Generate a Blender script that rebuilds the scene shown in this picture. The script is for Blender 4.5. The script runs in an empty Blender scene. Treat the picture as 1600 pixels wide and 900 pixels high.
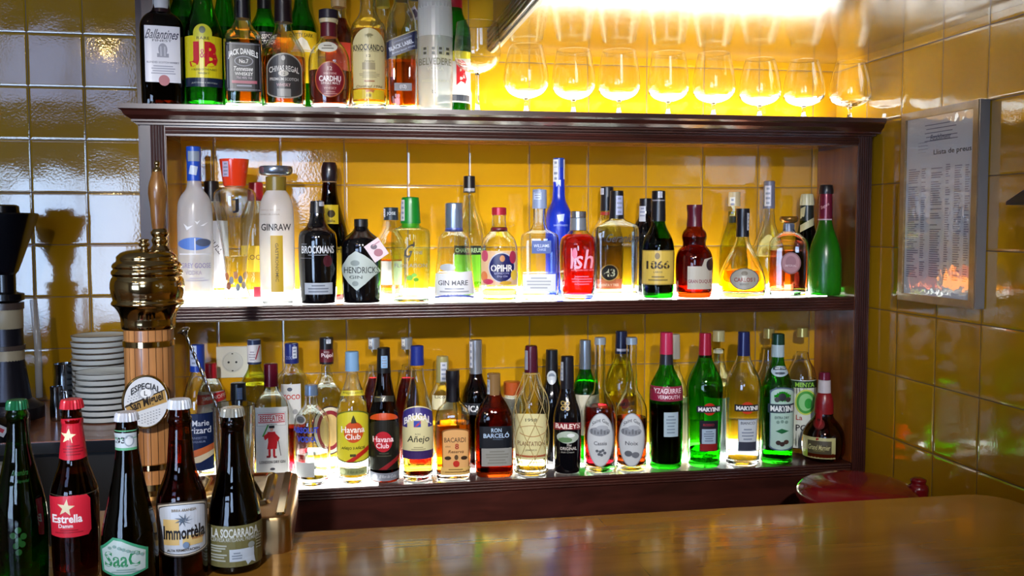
import bpy, bmesh, math, random
from mathutils import Vector, Matrix
random.seed(7)
SC = bpy.context.scene
COL = SC.collection
PI = math.pi
# ------------------------------------------------------------------ camera, world, lights, exposure
ZO = 1.95                                   # height of tile row line above the floor
F_PX, YAW, PITCH, ROLL = 1507.15, 0.17856, 0.0637, -0.0016
CAM = Vector((-1.28312, -2.34707, -0.3994 + ZO))
FW = Vector((math.sin(YAW)*math.cos(PITCH), math.cos(YAW)*math.cos(PITCH), -math.sin(PITCH)))
R0 = FW.cross(Vector((0, 0, 1))).normalized(); U0 = R0.cross(FW)
RT = R0*math.cos(ROLL) + U0*math.sin(ROLL); UP = -R0*math.sin(ROLL) + U0*math.cos(ROLL)
cd = bpy.data.cameras.new('camera'); cam = bpy.data.objects.new('camera', cd); COL.objects.link(cam)
cd.sensor_width = 36; cd.lens = 36*F_PX/1600; cd.clip_start = .02
cam.matrix_world = Matrix(((RT.x, UP.x, -FW.x, CAM.x), (RT.y, UP.y, -FW.y, CAM.y), (RT.z, UP.z, -FW.z, CAM.z), (0, 0, 0, 1)))
SC.camera = cam
SC.view_settings.view_transform = 'Standard'; SC.view_settings.look = 'None'
SC.view_settings.gamma = 1; SC.view_settings.use_curve_mapping = False
SC.view_settings.exposure = 0.2
cy = SC.cycles
cy.max_bounces = 14; cy.transmission_bounces = 12; cy.glossy_bounces = 5; cy.diffuse_bounces = 4
cy.transparent_max_bounces = 40; cy.sample_clamp_indirect = 6; cy.caustics_refractive = True
W = bpy.data.worlds.new('overcast_sky'); SC.world = W; W.use_nodes = True
bg = W.node_tree.nodes['Background']; bg.inputs[0].default_value = (.50, .68, 1.0, 1); bg.inputs[1].default_value = 13.5
def area(name, loc, sx, sy, energy, col, rot=(0, 0, 0), portal=False):
    l = bpy.data.lights.new(name, 'AREA'); l.shape = 'RECTANGLE'; l.size = sx; l.size_y = sy; l.energy = energy; l.color = col
    o = bpy.data.objects.new(name, l); COL.objects.link(o); o.location = loc; o.rotation_euler = rot
    if portal: l.cycles.is_portal = True
    return o
# window openings in the street wall: x0, x1, z0, z1
YS = -5.0
WINS = [(-4.7, -2.87, .62, 2.03), (-4.7, -2.87, 2.52, 3.2), (-2.32, -1.45, 1.6, 2.3)]
for x0, x1, z0, z1 in WINS:
    area('daylight_portal', ((x0+x1)/2, YS-.06, (z0+z1)/2), x1-x0, z1-z0, 1, (1, 1, 1), (PI/2, 0, 0), True)
LED = {'top': 14.0, 'mid': 12, 'low': 11}
FILL_LAMP = 3
BAR = {'top': 11.0, 'mid': 34.0, 'low': 24.0}
SPOT = 150  # power of the added label spotlights
# ------------------------------------------------------------------ pixel -> place
def ray(px, py): return FW + RT*((px-800)/F_PX) - UP*((py-450)/F_PX)
def hit(px, py, ax, v):
    d = ray(px, py); return CAM + d*((v-CAM[ax])/d[ax])
# ------------------------------------------------------------------ materials
def lin(h):
    h = h.lstrip('#'); c = [int(h[i:i+2], 16)/255 for i in (0, 2, 4)]
    return tuple(x/12.92 if x <= .04045 else ((x+.055)/1.055)**2.4 for x in c) + (1,)
MC = {}
def newmat(name):
    m = bpy.data.materials.new(name); m.use_nodes = True; return m, m.node_tree, m.node_tree.nodes['Principled BSDF']
def P(hexc, rough=.5, metal=0., coat=0., trans=0., ior=1.5, name=None, spec=.5):
    k = (hexc, rough, metal, coat, trans, ior, spec)
    if k in MC: return MC[k]
    m, t, b = newmat(name or 'paint_'+hexc.strip('#'))
    b.inputs['Base Color'].default_value = lin(hexc); b.inputs['Roughness'].default_value = rough
    b.inputs['Metallic'].default_value = metal; b.inputs['Coat Weight'].default_value = coat
    b.inputs['Transmission Weight'].default_value = trans; b.inputs['IOR'].default_value = ior
    b.inputs['Specular IOR Level'].default_value = spec
    MC[k] = m; return m
def thin(name, center, edge, rough=.02, haze=0., hazecol=(1, 1, 1, 1)):
    """thin walled glass: transparent, tinted deeper at the edges, with a fresnel reflection"""
    if name in MC: return MC[name]
    m = bpy.data.materials.new(name); m.use_nodes = True; t = m.node_tree; t.nodes.clear(); N = t.nodes.new; L = t.links.new
    out = N('ShaderNodeOutputMaterial'); tr = N('ShaderNodeBsdfTransparent'); gl = N('ShaderNodeBsdfGlossy'); mx = N('ShaderNodeMixShader')
    lw = N('ShaderNodeLayerWeight'); lw.inputs[0].default_value = .35
    pw = N('ShaderNodeMath'); pw.operation = 'POWER'; pw.inputs[1].default_value = 1.6; L(lw.outputs['Facing'], pw.inputs[0])
    mc = N('ShaderNodeMix'); mc.data_type = 'RGBA'; mc.inputs[6].default_value = center+(1,); mc.inputs[7].default_value = edge+(1,)
    L(pw.outputs[0], mc.inputs[0]); L(mc.outputs[2], tr.inputs[0])
    fr = N('ShaderNodeFresnel'); ge = N('ShaderNodeNewGeometry'); io = N('ShaderNodeMix'); io.inputs[2].default_value = 1.52; io.inputs[3].default_value = 1/1.52; L(ge.outputs['Backfacing'], io.inputs[0]); L(io.outputs[0], fr.inputs[0])
    gl.inputs['Roughness'].default_value = rough
    nz = N('ShaderNodeTexNoise'); nz.inputs['Scale'].default_value = 55; nz.inputs['Detail'].default_value = 1
    bp = N('ShaderNodeBump'); bp.inputs['Strength'].default_value = .12; bp.inputs['Distance'].default_value = .004
    tc = N('ShaderNodeTexCoord'); L(tc.outputs['Object'], nz.inputs[0]); L(nz.outputs[0], bp.inputs['Height'])
    L(bp.outputs[0], gl.inputs['Normal']); L(bp.outputs[0], fr.inputs['Normal'])
    L(fr.outputs[0], mx.inputs[0])
    last = tr
    if haze:
        df = N('ShaderNodeBsdfDiffuse'); tl = N('ShaderNodeBsdfTranslucent'); df.inputs[0].default_value = hazecol; tl.inputs[0].default_value = hazecol
        a = N('ShaderNodeMixShader'); a.inputs[0].default_value = .6; L(df.outputs[0], a.inputs[1]); L(tl.outputs[0], a.inputs[2])
        b = N('ShaderNodeMixShader'); b.inputs[0].default_value = haze; L(tr.outputs[0], b.inputs[1]); L(a.outputs[0], b.inputs[2]); last = b
    L(last.outputs[0], mx.inputs[1]); L(gl.outputs[0], mx.inputs[2]); L(mx.outputs[0], out.inputs[0])
    MC[name] = m; return m
def GL(k):
    T = {'clear': lambda: thin('clear_glass', (.96, .97, .96), (.30, .33, .32)),
         'pale': lambda: thin('pale_green_glass', (.86, .95, .78), (.35, .45, .2)),
         'green': lambda: thin('green_glass', (.10, .62, .08), (.01, .16, .01)),
         'dkgreen': lambda: thin('dark_green_glass', (.05, .32, .04), (.008, .09, .008)),
         'olive': lambda: thin('olive_glass', (.75, .80, .22), (.25, .28, .04)),
         'brown': lambda: thin('brown_glass', (.42, .13, .03), (.06, .015, .004)),
         'dkbrown': lambda: thin('dark_brown_glass', (.16, .035, .012), (.02, .005, .002)),
         'frost': lambda: thin('frosted_glass', (.9, .92, .95), (.6, .62, .68), .25, .6, (.93, .94, .97, 1)),
         'halffrost': lambda: thin('misted_glass', (.95, .95, .95), (.6, .6, .6), .2, .35, (.9, .92, .95, 1)),
         'frostgreen': lambda: thin('frosted_green_glass', (.05, .35, .03), (.01, .12, .01), .25, .35, (.05, .45, .02, 1)),
         'black': lambda: P('#08080c', .08, coat=.6, name='black_glass'),
         'blue': lambda: P('#1030b8', .25, coat=.5, name='blue_coated_glass'),
         'purple': lambda: P('#2a0d16', .12, coat=.5, name='wine_dark_glass'),
         'curtained': lambda: thin('curtained_window_glass', (.5, .5, .56), (.4, .4, .45)),
            'window': lambda: thin('window_glass', (.97, .98, .98), (.8, .85, .85))}
    return T[k]()
LQ = {'clear': '#f6fbfa', 'amber': '#f08a1c', 'orange': '#f27a10', 'gold': '#f7c53a', 'yellow': '#f8dc50', 'cola': '#7a2408',
      'red': '#d8122c', 'ruby': '#7c0a18', 'dark': '#2a0808', 'pink': '#e86a4a', 'rum': '#b04a10', 'green': '#58c020', 'straw': '#f2ecae', 'beer': '#8a3408'}
def liq(k): return P(LQ[k], 0., trans=1., ior=1.08 if k == 'clear' else 1.25, name=k+'_liquid')
SOLID = P('#f4f8f6', 0., trans=1., ior=1.5, name='solid_glass')
def nodesmat(name, fn):
    if name in MC: return MC[name]
    m, t, b = newmat(name); fn(t, b, t.nodes.new, t.links.new); MC[name] = m; return m
def tile_mat(name, ax, u0, v0=ZO):
    def fn(t, b, N, L):
        g = N('ShaderNodeNewGeometry'); s = N('ShaderNodeSeparateXYZ'); L(g.outputs['Position'], s.inputs[0])
        def M(op, a, c=None, d=None):
            n = N('ShaderNodeMath'); n.operation = op
            for i, v in enumerate((a, c, d)):
                if v is None: continue
                if isinstance(v, (int, float)): n.inputs[i].default_value = v
                else: L(v, n.inputs[i])
            return n.outputs[0]
        fs, cs = [], []
        for o, off in ((s.outputs[ax], u0), (s.outputs[2], v0)):
            q = M('DIVIDE', M('SUBTRACT', o, off), .15); f = M('FRACT', M('ADD', q, 50)); cs.append(M('FLOOR', M('ADD', q, 50)))
            fs.append(M('SUBTRACT', .5, M('ABSOLUTE', M('SUBTRACT', f, .5))))     # 0 at the joint, .5 mid tile
        e = M('MINIMUM', fs[0], fs[1])
        joint = M('LESS_THAN', e, .008)
        cmb = N('ShaderNodeCombineXYZ'); L(cs[0], cmb.inputs[0]); L(cs[1], cmb.inputs[1])
        wn = N('ShaderNodeTexWhiteNoise'); L(cmb.outputs[0], wn.inputs['Vector'])
        nz = N('ShaderNodeTexNoise'); nz.inputs['Scale'].default_value = 9; nz.inputs['Detail'].default_value = 3; L(g.outputs['Position'], nz.inputs['Vector'])
        mixv = M('ADD', M('MULTIPLY', wn.outputs['Value'], .5), M('MULTIPLY', nz.outputs[0], .5))
        c = N('ShaderNodeMix'); c.data_type = 'RGBA'; L(mixv, c.inputs[0]); c.inputs[6].default_value = lin('#ae7a10'); c.inputs[7].default_value = lin('#c39312')
        c2 = N('ShaderNodeMix'); c2.data_type = 'RGBA'; L(joint, c2.inputs[0]); L(c.outputs[2], c2.inputs[6]); c2.inputs[7].default_value = lin('#6a4c28')
        L(c2.outputs[2], b.inputs['Base Color'])
        L(M('ADD', M('MULTIPLY', joint, .5), .07), b.inputs['Roughness'])
        b.inputs['IOR'].default_value = 1.72
        n2 = N('ShaderNodeTexNoise'); n2.inputs['Scale'].default_value = 160; n2.inputs['Detail'].default_value = 1; L(g.outputs['Position'], n2.inputs['Vector'])
        n3 = N('ShaderNodeTexNoise'); n3.inputs['Scale'].default_value = 14; n3.inputs['Detail'].default_value = 0; L(g.outputs['Position'], n3.inputs['Vector'])
        edge = M('SMOOTH_MIN', M('MULTIPLY', e, 28), 1., .5)
        h = M('ADD', M('ADD', M('MULTIPLY', edge, .0009), M('MULTIPLY', n2.outputs[0], .00012)), M('MULTIPLY', n3.outputs[0], .0008))
        bp = N('ShaderNodeBump'); bp.inputs['Strength'].default_value = .8; bp.inputs['Distance'].default_value = 1.; L(h, bp.inputs['Height']); L(bp.outputs[0], b.inputs['Normal'])
    return nodesmat(name, fn)
def wood_mat(name, c1, c2, scale=(1, 1, 1), rough=.25, coat=.3, wavescale=3., planks=None):
    def fn(t, b, N, L):
        tc = N('ShaderNodeTexCoord'); mp = N('ShaderNodeMapping'); mp.inputs['Scale'].default_value = scale; L(tc.outputs['Object'], mp.inputs[0])
        nz = N('ShaderNodeTexNoise'); nz.inputs['Scale'].default_value = wavescale; nz.inputs['Detail'].default_value = 6; nz.inputs['Distortion'].default_value = .6; L(mp.outputs[0], nz.inputs['Vector'])
        cr = N('ShaderNodeValToRGB'); cr.color_ramp.elements[0].position = .3; cr.color_ramp.elements[0].color = lin(c1); cr.color_ramp.elements[1].position = .72; cr.color_ramp.elements[1].color = lin(c2)
        fac = nz.outputs[0]
        if planks:
            br = N('ShaderNodeTexBrick'); br.inputs['Scale'].default_value = 1; br.inputs['Brick Width'].default_value = planks[0]; br.inputs['Row Height'].default_value = planks[1]
            br.inputs['Mortar Size'].default_value = .0008; br.inputs['Color1'].default_value = (.1, .1, .1, 1); br.inputs['Color2'].default_value = (.7, .7, .7, 1); br.inputs['Mortar'].default_value = (0, 0, 0, 1)
            br.inputs['Bias'].default_value = 0
            L(tc.outputs['Object'], br.inputs['Vector'])
            mm = N('ShaderNodeMath'); mm.operation = 'MULTIPLY_ADD'; L(br.outputs[0], mm.inputs[0]); mm.inputs[1].default_value = .30; L(nz.outputs[0], mm.inputs[2])
            m3 = N('ShaderNodeMath'); m3.operation = 'SUBTRACT'; L(mm.outputs[0], m3.inputs[0]); m3.inputs[1].default_value = .1; fac = m3.outputs[0]
        L(fac, cr.inputs[0]); L(cr.outputs[0], b.inputs['Base Color'])
        b.inputs['Roughness'].default_value = rough; b.inputs['Coat Weight'].default_value = coat; b.inputs['Coat Roughness'].default_value = .08
        bp = N('ShaderNodeBump'); bp.inputs['Strength'].default_value = .15; bp.inputs['Distance'].default_value = .001; L(nz.outputs[0], bp.inputs['Height']); L(bp.outputs[0], b.inputs['Normal'])
    return nodesmat(name, fn)
def emit_mat(name, col, s):
    m = bpy.data.materials.new(name); m.use_nodes = True; t = m.node_tree; t.nodes.clear()
    e = t.nodes.new('ShaderNodeEmission'); o = t.nodes.new('ShaderNodeOutputMaterial'); e.inputs[0].default_value = col+(1,); e.inputs[1].default_value = s
    t.links.new(e.outputs[0], o.inputs[0]); return m
DARKWOOD = wood_mat('dark_mahogany', '#2a120e', '#46201a', (2, 12, 12), .28, .35, 3)
DARKWOODV = wood_mat('dark_mahogany_upright', '#2a1210', '#44201c', (12, 12, 2), .28, .35, 3)
WARMWOOD = wood_mat('warm_stained_wood', '#5a3014', '#84481c', (10, 10, 1.5), .25, .3, 3)
BARWOOD = wood_mat('bar_oak', '#8a5a1c', '#a8742a', (1.2, 11, 11), .25, .8, 2., (.9, .115))
COUNTWOOD = wood_mat('counter_wood', '#7a4428', '#9c5c36', (1.5, 12, 12), .25, .4, 3)
BRASS = nodesmat('polished_brass', lambda t, b, N, L: (b.inputs['Base Color'].__setattr__('default_value', lin('#cdb486')), b.inputs['Metallic'].__setattr__('default_value', 1), b.inputs['Roughness'].__setattr__('default_value', .1)))
BRASSB = nodesmat('brushed_brass', lambda t, b, N, L: (b.inputs['Base Color'].__setattr__('default_value', lin('#b8986c')), b.inputs['Metallic'].__setattr__('default_value', 1), b.inputs['Roughness'].__setattr__('default_value', .28)))
STEEL = P('#c0c4cc', .15, 1.)
# ------------------------------------------------------------------ objects
def tag(o, label=None, cat=None, group=None, kind=None):
    for k, v in (('label', label), ('category', cat), ('group', group), ('kind', kind)):
        if v: o[k] = v
    return o
def thing(name, loc, label, cat, group=None, rz=0.):
    o = bpy.data.objects.new(name, None); COL.objects.link(o); o.location = loc; o.rotation_euler = (0, 0, rz); o.empty_display_size = .02
    return tag(o, label, cat, group)
def obj(name, bm, mats, parent=None, smooth=False, loc=None, bev=0., rot=None):
    me = bpy.data.meshes.new(name)
    if bev:
        es = [e for e in bm.edges if len(e.link_faces) == 2 and e.calc_face_angle(0) > .5]
        bmesh.ops.bevel(bm, geom=es, offset=bev, segments=2, affect='EDGES', profile=.5)
    bm.normal_update(); bm.to_mesh(me); bm.free()
    o = bpy.data.objects.new(name, me); COL.objects.link(o)
    for m in (mats if isinstance(mats, (list, tuple)) else [mats]): me.materials.append(m)
    if smooth:
        for p_ in me.polygons: p_.use_smooth = True
        if smooth == 'angle': me.set_sharp_from_angle(angle=.6)
    if parent: o.parent = parent
    if loc: o.location = loc
    if rot: o.rotation_euler = rot
    return o
def box(bm, x0, x1, y0, y1, z0, z1, mi=0):
    vs = [bm.verts.new(c) for c in ((x0, y0, z0), (x1, y0, z0), (x1, y1, z0), (x0, y1, z0), (x0, y0, z1), (x1, y0, z1), (x1, y1, z1), (x0, y1, z1))]
    for f in ((3, 2, 1, 0), (4, 5, 6, 7), (0, 1, 5, 4), (1, 2, 6, 5), (2, 3, 7, 6), (3, 0, 4, 7)):
        bm.faces.new([vs[i] for i in f]).material_index = mi
    return vs
def bx(*a): bm = bmesh.new(); box(bm, *a); return bm
def struct(name, bm, mat, parent=None, **k):
    o = obj(name, bm, mat, parent, **k)
    if not parent: o['kind'] = 'structure'
    return o
def lathe(bm, prof, seg=32, sq=0., dep=1., mi=0, cap0=True, cap1=True, star=None, off=(0, 0)):
    """prof: (z, r) upward; sq 0 round .. 1 square; dep: depth/width"""
    n = 2+sq*5; rings = []
    for z, r in prof:
        ring = []
        for i in range(seg):
            a = 2*PI*i/seg+PI/seg*(1 if sq else 0); c, s = math.cos(a), math.sin(a)
            k = (abs(c)**n+abs(s)**n)**(-1/n) if sq and r > .012 else 1.
            dd = dep if r > .016 else dep+(1-dep)*min(1., (.016-r)/.004)
            if star: k *= 1+star[1]*math.cos(star[0]*a)
            ring.append(bm.verts.new((off[0]+c*k*r, off[1]+s*k*r*dd, z)))
        rings.append(ring)
    for j in range(len(rings)-1):
        for i in range(seg):
            f = bm.faces.new((rings[j][i], rings[j][(i+1) % seg], rings[j+1][(i+1) % seg], rings[j+1][i])); f.material_index = mi
    if cap0: bm.faces.new(rings[0][::-1]).material_index = mi
    if cap1: bm.faces.new(rings[-1]).material_index = mi
    return rings
def chaikin(p, it=2):
    for _ in range(it):
        q = [p[0]]
        for a, b in zip(p, p[1:]):
            q.append((a[0]*.78+b[0]*.22, a[1]*.78+b[1]*.22)); q.append((a[0]*.22+b[0]*.78, a[1]*.22+b[1]*.78))
        q.append(p[-1]); p = q
    return p
def tube(bm, pts, r, seg=8, mi=0, closed=False):
    """round bar along points"""
    n = len(pts); rings = []
    pts = [Vector(p) for p in pts]
    for i, p in enumerate(pts):
        d = (pts[(i+1) % n if closed else min(i+1, n-1)]-pts[(i-1) % n if closed else max(i-1, 0)]).normalized()
        a = d.orthogonal().normalized() if i == 0 else (pa-d*pa.dot(d)).normalized()
        pa = a; b = d.cross(a); rr = r[i] if isinstance(r, (list, tuple)) else r
        rings.append([bm.verts.new(p+(a*math.cos(2*PI*k/seg)+b*math.sin(2*PI*k/seg))*rr) for k in range(seg)])
    for j in range(n if closed else n-1):
        A, B = rings[j], rings[(j+1) % n]
        for k in range(seg): bm.faces.new((A[k], A[(k+1) % seg], B[(k+1) % seg], B[k])).material_index = mi
    if not closed:
        bm.faces.new(rings[0][::-1]).material_index = mi; bm.faces.new(rings[-1]).material_index = mi
TXT = {}
def text_mesh(s, bold=0.):
    """polygons of a text normalised to width 1, centred; returns verts (x, y), faces, aspect h/w"""
    k = (s, bold)
    if k in TXT: return TXT[k]
    cu = bpy.data.curves.new('txt', 'FONT'); cu.body = s; cu.align_x = 'CENTER'; cu.resolution_u = 2; cu.offset = bold; cu.fill_mode = 'FRONT'
    o = bpy.data.objects.new('txt', cu); me = o.to_mesh()
    vs = [(v.co.x, v.co.y) for v in me.vertices]; fs = [tuple(p_.vertices) for p_ in me.polygons]
    o.to_mesh_clear(); bpy.data.objects.remove(o); bpy.data.curves.remove(cu)
    if not vs: vs = [(0, 0), (1, 0), (1, 1)]; fs = []
    x0, x1 = min(v[0] for v in vs), max(v[0] for v in vs); y0, y1 = min(v[1] for v in vs), max(v[1] for v in vs)
    vs = [((x-(x0+x1)/2)/(x1-x0), (y-(y0+y1)/2)/(y1-y0)) for x, y in vs]
    TXT[k] = (vs, fs); return TXT[k]
def add_text(bm, s, mapf, cx, cy, w, h, mi, off, bold=0., slant=0., ang=0., arc=0.):
    """cx, cy, w, h in the label's own picture units (y down); mapf(x, y, off) -> Vector"""
    vs, fs = text_mesh(s, bold); V = []; ca, sa = math.cos(ang), math.sin(ang)
    for x, y in vs:
        X = x*w+slant*y*h; Y = -y*h+arc*(4*x*x)
        V.append(bm.verts.new(mapf(cx+X*ca-Y*sa, cy+X*sa+Y*ca, off)))
    for f in fs:
        try: bm.faces.new([V[i] for i in f]).material_index = mi
        except ValueError: pass
def add_shape(bm, top, bot, x0, x1, mapf, mi, off, nx=16, ny=3, ang=0., c=(0, 0)):
    ca, sa = math.cos(ang), math.sin(ang); g = []
    for i in range(nx+1):
        x = x0+(x1-x0)*(.5-.5*math.cos(PI*i/nx)); a, b = top(x), bot(x); col = []
        for j in range(ny+1):
            y = a+(b-a)*j/ny; X, Y = x-c[0], y-c[1]
            col.append(bm.verts.new(mapf(c[0]+X*ca-Y*sa, c[1]+X*sa+Y*ca, off)))
        g.append(col)
    for i in range(nx):
        for j in range(ny):
            bm.faces.new((g[i][j], g[i][j+1], g[i+1][j+1], g[i+1][j])).material_index = mi
def star_pts(cx, cy, R, r=.4, n=5, rot=-PI/2):
    return [(cx+(R if i % 2 == 0 else R*r)*math.cos(rot+PI*i/n), cy+(R if i % 2 == 0 else R*r)*math.sin(rot+PI*i/n)) for i in range(2*n)]
def label_mesh(name, items, mapf, parent, lab=None, base_off=.0006, step=.00013, thin_h=3.3):
    """items: r rect, e ellipse, a arched rect, p polygon, t text; colours as hex; later items lie on earlier ones"""
    bm = bmesh.new(); mats = []
    def mi(c):
        m = P(c[1:] if c[0] == '*' else c, .35, 1. if c[0] == '*' else 0.) if not isinstance(c, bpy.types.Material) else c
        if m not in mats: mats.append(m)
        return mats.index(m)
    off = base_off
    for it in items:
        k, c = it[0], mi(it[1])
        if k == 'r':
            x0, y0, x1, y1 = it[2:6]; ang = it[6] if len(it) > 6 else 0.
            add_shape(bm, lambda x: y0, lambda x: y1, x0, x1, mapf, c, off, 14, 3, ang, ((x0+x1)/2, (y0+y1)/2))
        elif k == 'e':
            ex, ey, rx, ry = it[2:6]
            add_shape(bm, lambda x: ey-ry*math.sqrt(max(0, 1-((x-ex)/rx)**2)), lambda x: ey+ry*math.sqrt(max(0, 1-((x-ex)/rx)**2)), ex-rx, ex+rx, mapf, c, off, 20, 3)
        elif k == 'a':
            x0, y0, x1, y1, h = it[2:7]; hb = it[7] if len(it) > 7 else 0; m_ = (x0+x1)/2; w_ = (x1-x0)/2
            add_shape(bm, lambda x: y0+h*(1-math.sqrt(max(0, 1-((x-m_)/w_)**2))), lambda x: y1-hb*(1-math.sqrt(max(0, 1-((x-m_)/w_)**2))), x0, x1, mapf, c, off, 18, 3)
        elif k == 'c':   # curved band: bends down in the middle by d
            x0, y0, x1, y1, d = it[2:7]; m_ = (x0+x1)/2; w_ = (x1-x0)/2
            add_shape(bm, lambda x: y0-d*(1-((x-m_)/w_)**2), lambda x: y1-d*(1-((x-m_)/w_)**2), x0, x1, mapf, c, off, 18, 2)
        elif k == 'p':
            pts = it[2]; mx = sum(p_[0] for p_ in pts)/len(pts); my = sum(p_[1] for p_ in pts)/len(pts)
            for i in range(len(pts)):     # fan of triangles, each cut fine enough to follow the curved face
                A, B = pts[i], pts[(i+1) % len(pts)]; big = max(abs(A[0]-mx), abs(B[0]-mx), abs(A[0]-B[0])); nn = max(1, min(10, int(big/3.5))); g = []
                for a_ in range(nn+1):
                    g.append([bm.verts.new(mapf(mx+(A[0]-mx)*(a_-b_)/nn+(B[0]-mx)*b_/nn, my+(A[1]-my)*(a_-b_)/nn+(B[1]-my)*b_/nn, off)) for b_ in range(a_+1)])
                for a_ in range(nn):
                    for b_ in range(a_+1):
                        bm.faces.new((g[a_][b_], g[a_+1][b_], g[a_+1][b_+1])).material_index = c
                        if b_ < a_: bm.faces.new((g[a_][b_], g[a_+1][b_+1], g[a_][b_+1])).material_index = c
        elif k == 't':
            s, x, y, w, h = it[2:7]; o_ = it[7] if len(it) > 7 else {}
            add_text(bm, s, mapf, x, y, w, h, c, off, o_.get('b', .012), o_.get('sl', 0), o_.get('an', 0), o_.get('arc', 0))
        off += step*(.1 if k == 'r' and abs(it[5]-it[3]) < thin_h else 1)
    o = obj(name, bm, mats, parent)
    if lab: o['label'] = lab
    return o
# ================================================================== THE ROOM
TB = tile_mat('ochre_glazed_tile', 0, -1.56536); TR = tile_mat('ochre_glazed_tile_side_wall', 1, -.14855); TL = tile_mat('ochre_glazed_tile_recess', 0, -1.9915)
PLASTER = P('#9c8a70', .8, name='wall_plaster'); CEILM = P('#b8ac98', .85, name='ceiling_paint'); FLOORM = P('#3a2a20', .5, name='floor_tile_brown')
XB = -1.70; XL = -5.6; ZC = 3.4
struct('floor', bx(XL, .12, YS-.12, .74, -.1, 0), FLOORM)
struct('ceiling', bx(XL, .12, YS-.12, .74, ZC, ZC+.1), CEILM)
struct('wall_back', bx(XB, 0, 0, .62, 0, ZC), TB)
struct('wall_recess', bx(XL, 0, .62, .74, 0, ZC), TL)
struct('wall_right', bx(0, .12, YS, .74, 0, ZC), TR)
struct('wall_left', bx(XL-.12, XL, YS-.12, .74, 0, ZC), PLASTER)
# street wall with window openings
bm = bmesh.new(); xs = sorted({XL, 0.12, *[w[0] for w in WINS], *[w[1] for w in WINS]})
for a, b in zip(xs, xs[1:]):
    hs = [(w[2], w[3]) for w in WINS if w[0] <= a+1e-6 and w[1] >= b-1e-6]; z = 0
    for h0, h1 in sorted(hs): box(bm, a, b, YS-.12, YS, z, h0); z = h1
    box(bm, a, b, YS-.12, YS, z, ZC)
struct('wall_front', bm, PLASTER)
FRM = P('#2a1c14', .4, name='window_frame_wood')
for i, (x0, x1, z0, z1) in enumerate(WINS):
    w = thing('window_%d' % (i+1), ((x0+x1)/2, YS-.06, z0), None, None); w['kind'] = 'structure'
    hw, h = (x1-x0)/2, z1-z0; bm = bmesh.new(); t = .04
    box(bm, -hw, hw, -.03, .03, 0, t); box(bm, -hw, hw, -.03, .03, h-t, h)
    for x in ([-hw, hw-t] + ([-.30, .32] if hw > .6 else [0.05])): box(bm, x, x+t, -.03, .03, 0, h)
    obj('window_frame', bm, FRM, w)
    obj('pane', bx(-hw+t, hw-t, -.004, .004, t, h-t), GL('curtained' if i == 1 else 'window'), w)
# skirting
struct('trim_1', bx(XB-.03, XB, .0, .62, 0, ZC), DARKWOODV)        # timber board on the corner of the wall projection
# pendant lamp of the room; the round ceiling lamps are added as warm fill
def fill_ceiling_lamp(x, y, label, e=FILL_LAMP):
    t = thing('fill_ceiling_lamp', (x, y, ZC-.09), label, 'lamp', 'round ceiling lamps added as fill')
    bm = bmesh.new(); lathe(bm, [(.05, .16), (.088, .16), (.09, .14)]); obj('fill_lamp_base', bm, P('#d0ccc4', .4), t, smooth='angle')
    bm = bmesh.new(); lathe(bm, chaikin([(-.04, .02), (-.03, .12), (.01, .155), (.05, .155)], 2)); obj('fill_lamp_diffuser', bm, emit_mat('fill_lamp_glow', (1, .78, .5), e), t, smooth=True)
fill_ceiling_lamp(-2.2, -2.0, 'round opal ceiling lamp added as fill above the bar counter')
fill_ceiling_lamp(-3.6, -3.4, 'round opal ceiling lamp added as fill towards the street windows')
def pendant():
    t = thing('pendant_lamp', (-2.72, -3.0, 2.67), 'small brass pendant lamp with a warm bulb hanging in the bar room', 'lamp')
    bm = bmesh.new(); tube(bm, [(0, 0, .2), (0, 0, ZC-2.67-.001)], .005); obj('cable', bm, P('#181410', .5), t)
    bm = bmesh.new(); lathe(bm, [(0, .13), (.03, .12), (.09, .07), (.14, .03), (.2, .02)], cap0=False); obj('lamp_shade', bm, BRASS, t, smooth=True)
    bm = bmesh.new(); lathe(bm, chaikin([(-.01, .005), (0, .03), (.04, .035), (.08, .015)], 2)); obj('bulb', bm, emit_mat('bulb_glow', (1, .7, .3), 150), t, smooth=True)
pendant()
def fill_spot(x, y, z, tx_, tz_, label, e):  # out-of-view spotlights added to brighten the bottle labels
    t = thing('fill_spotlight', (x, y, z), label, 'lamp', 'spotlights added over the bar to brighten labels')
    d = Vector((tx_-x, -.1-y, tz_-z)).normalized(); q = d.to_track_quat('-Z', 'Y')
    bm = bmesh.new(); lathe(bm, [(-.02, .045), (.10, .045), (.13, .03), (.13, .002)], 24, cap0=False); o = obj('lamp_shade', bm, P('#202024', .4, name='fill_spot_housing'), t, smooth='angle'); o.rotation_mode = 'QUATERNION'; o.rotation_quaternion = q
    bm = bmesh.new(); tube(bm, [(0, 0, .09), (0, 0, ZC-z-.001)], .007); obj('drop_rod', bm, P('#202024', .4), t)
    l = bpy.data.lights.new('fill_spot_bulb', 'SPOT'); l.energy = e; l.color = (1, .97, .95); l.spot_size = .66; l.spot_blend = .75; l.shadow_soft_size = .035
    b = bpy.data.objects.new('fill_spot_bulb', l); COL.objects.link(b); b.parent = t; b.rotation_mode = 'QUATERNION'; b.rotation_quaternion = q; b.location = d*.03
fill_spot(-1.75, -2.75, 2.25, -1.30, 1.30, 'black spotlight added to brighten the labels, beer tap side of the bar', SPOT)
fill_spot(-.95, -2.75, 2.25, -.62, 1.25, 'black spotlight added to brighten the labels, price list side of the bar', SPOT)
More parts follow.
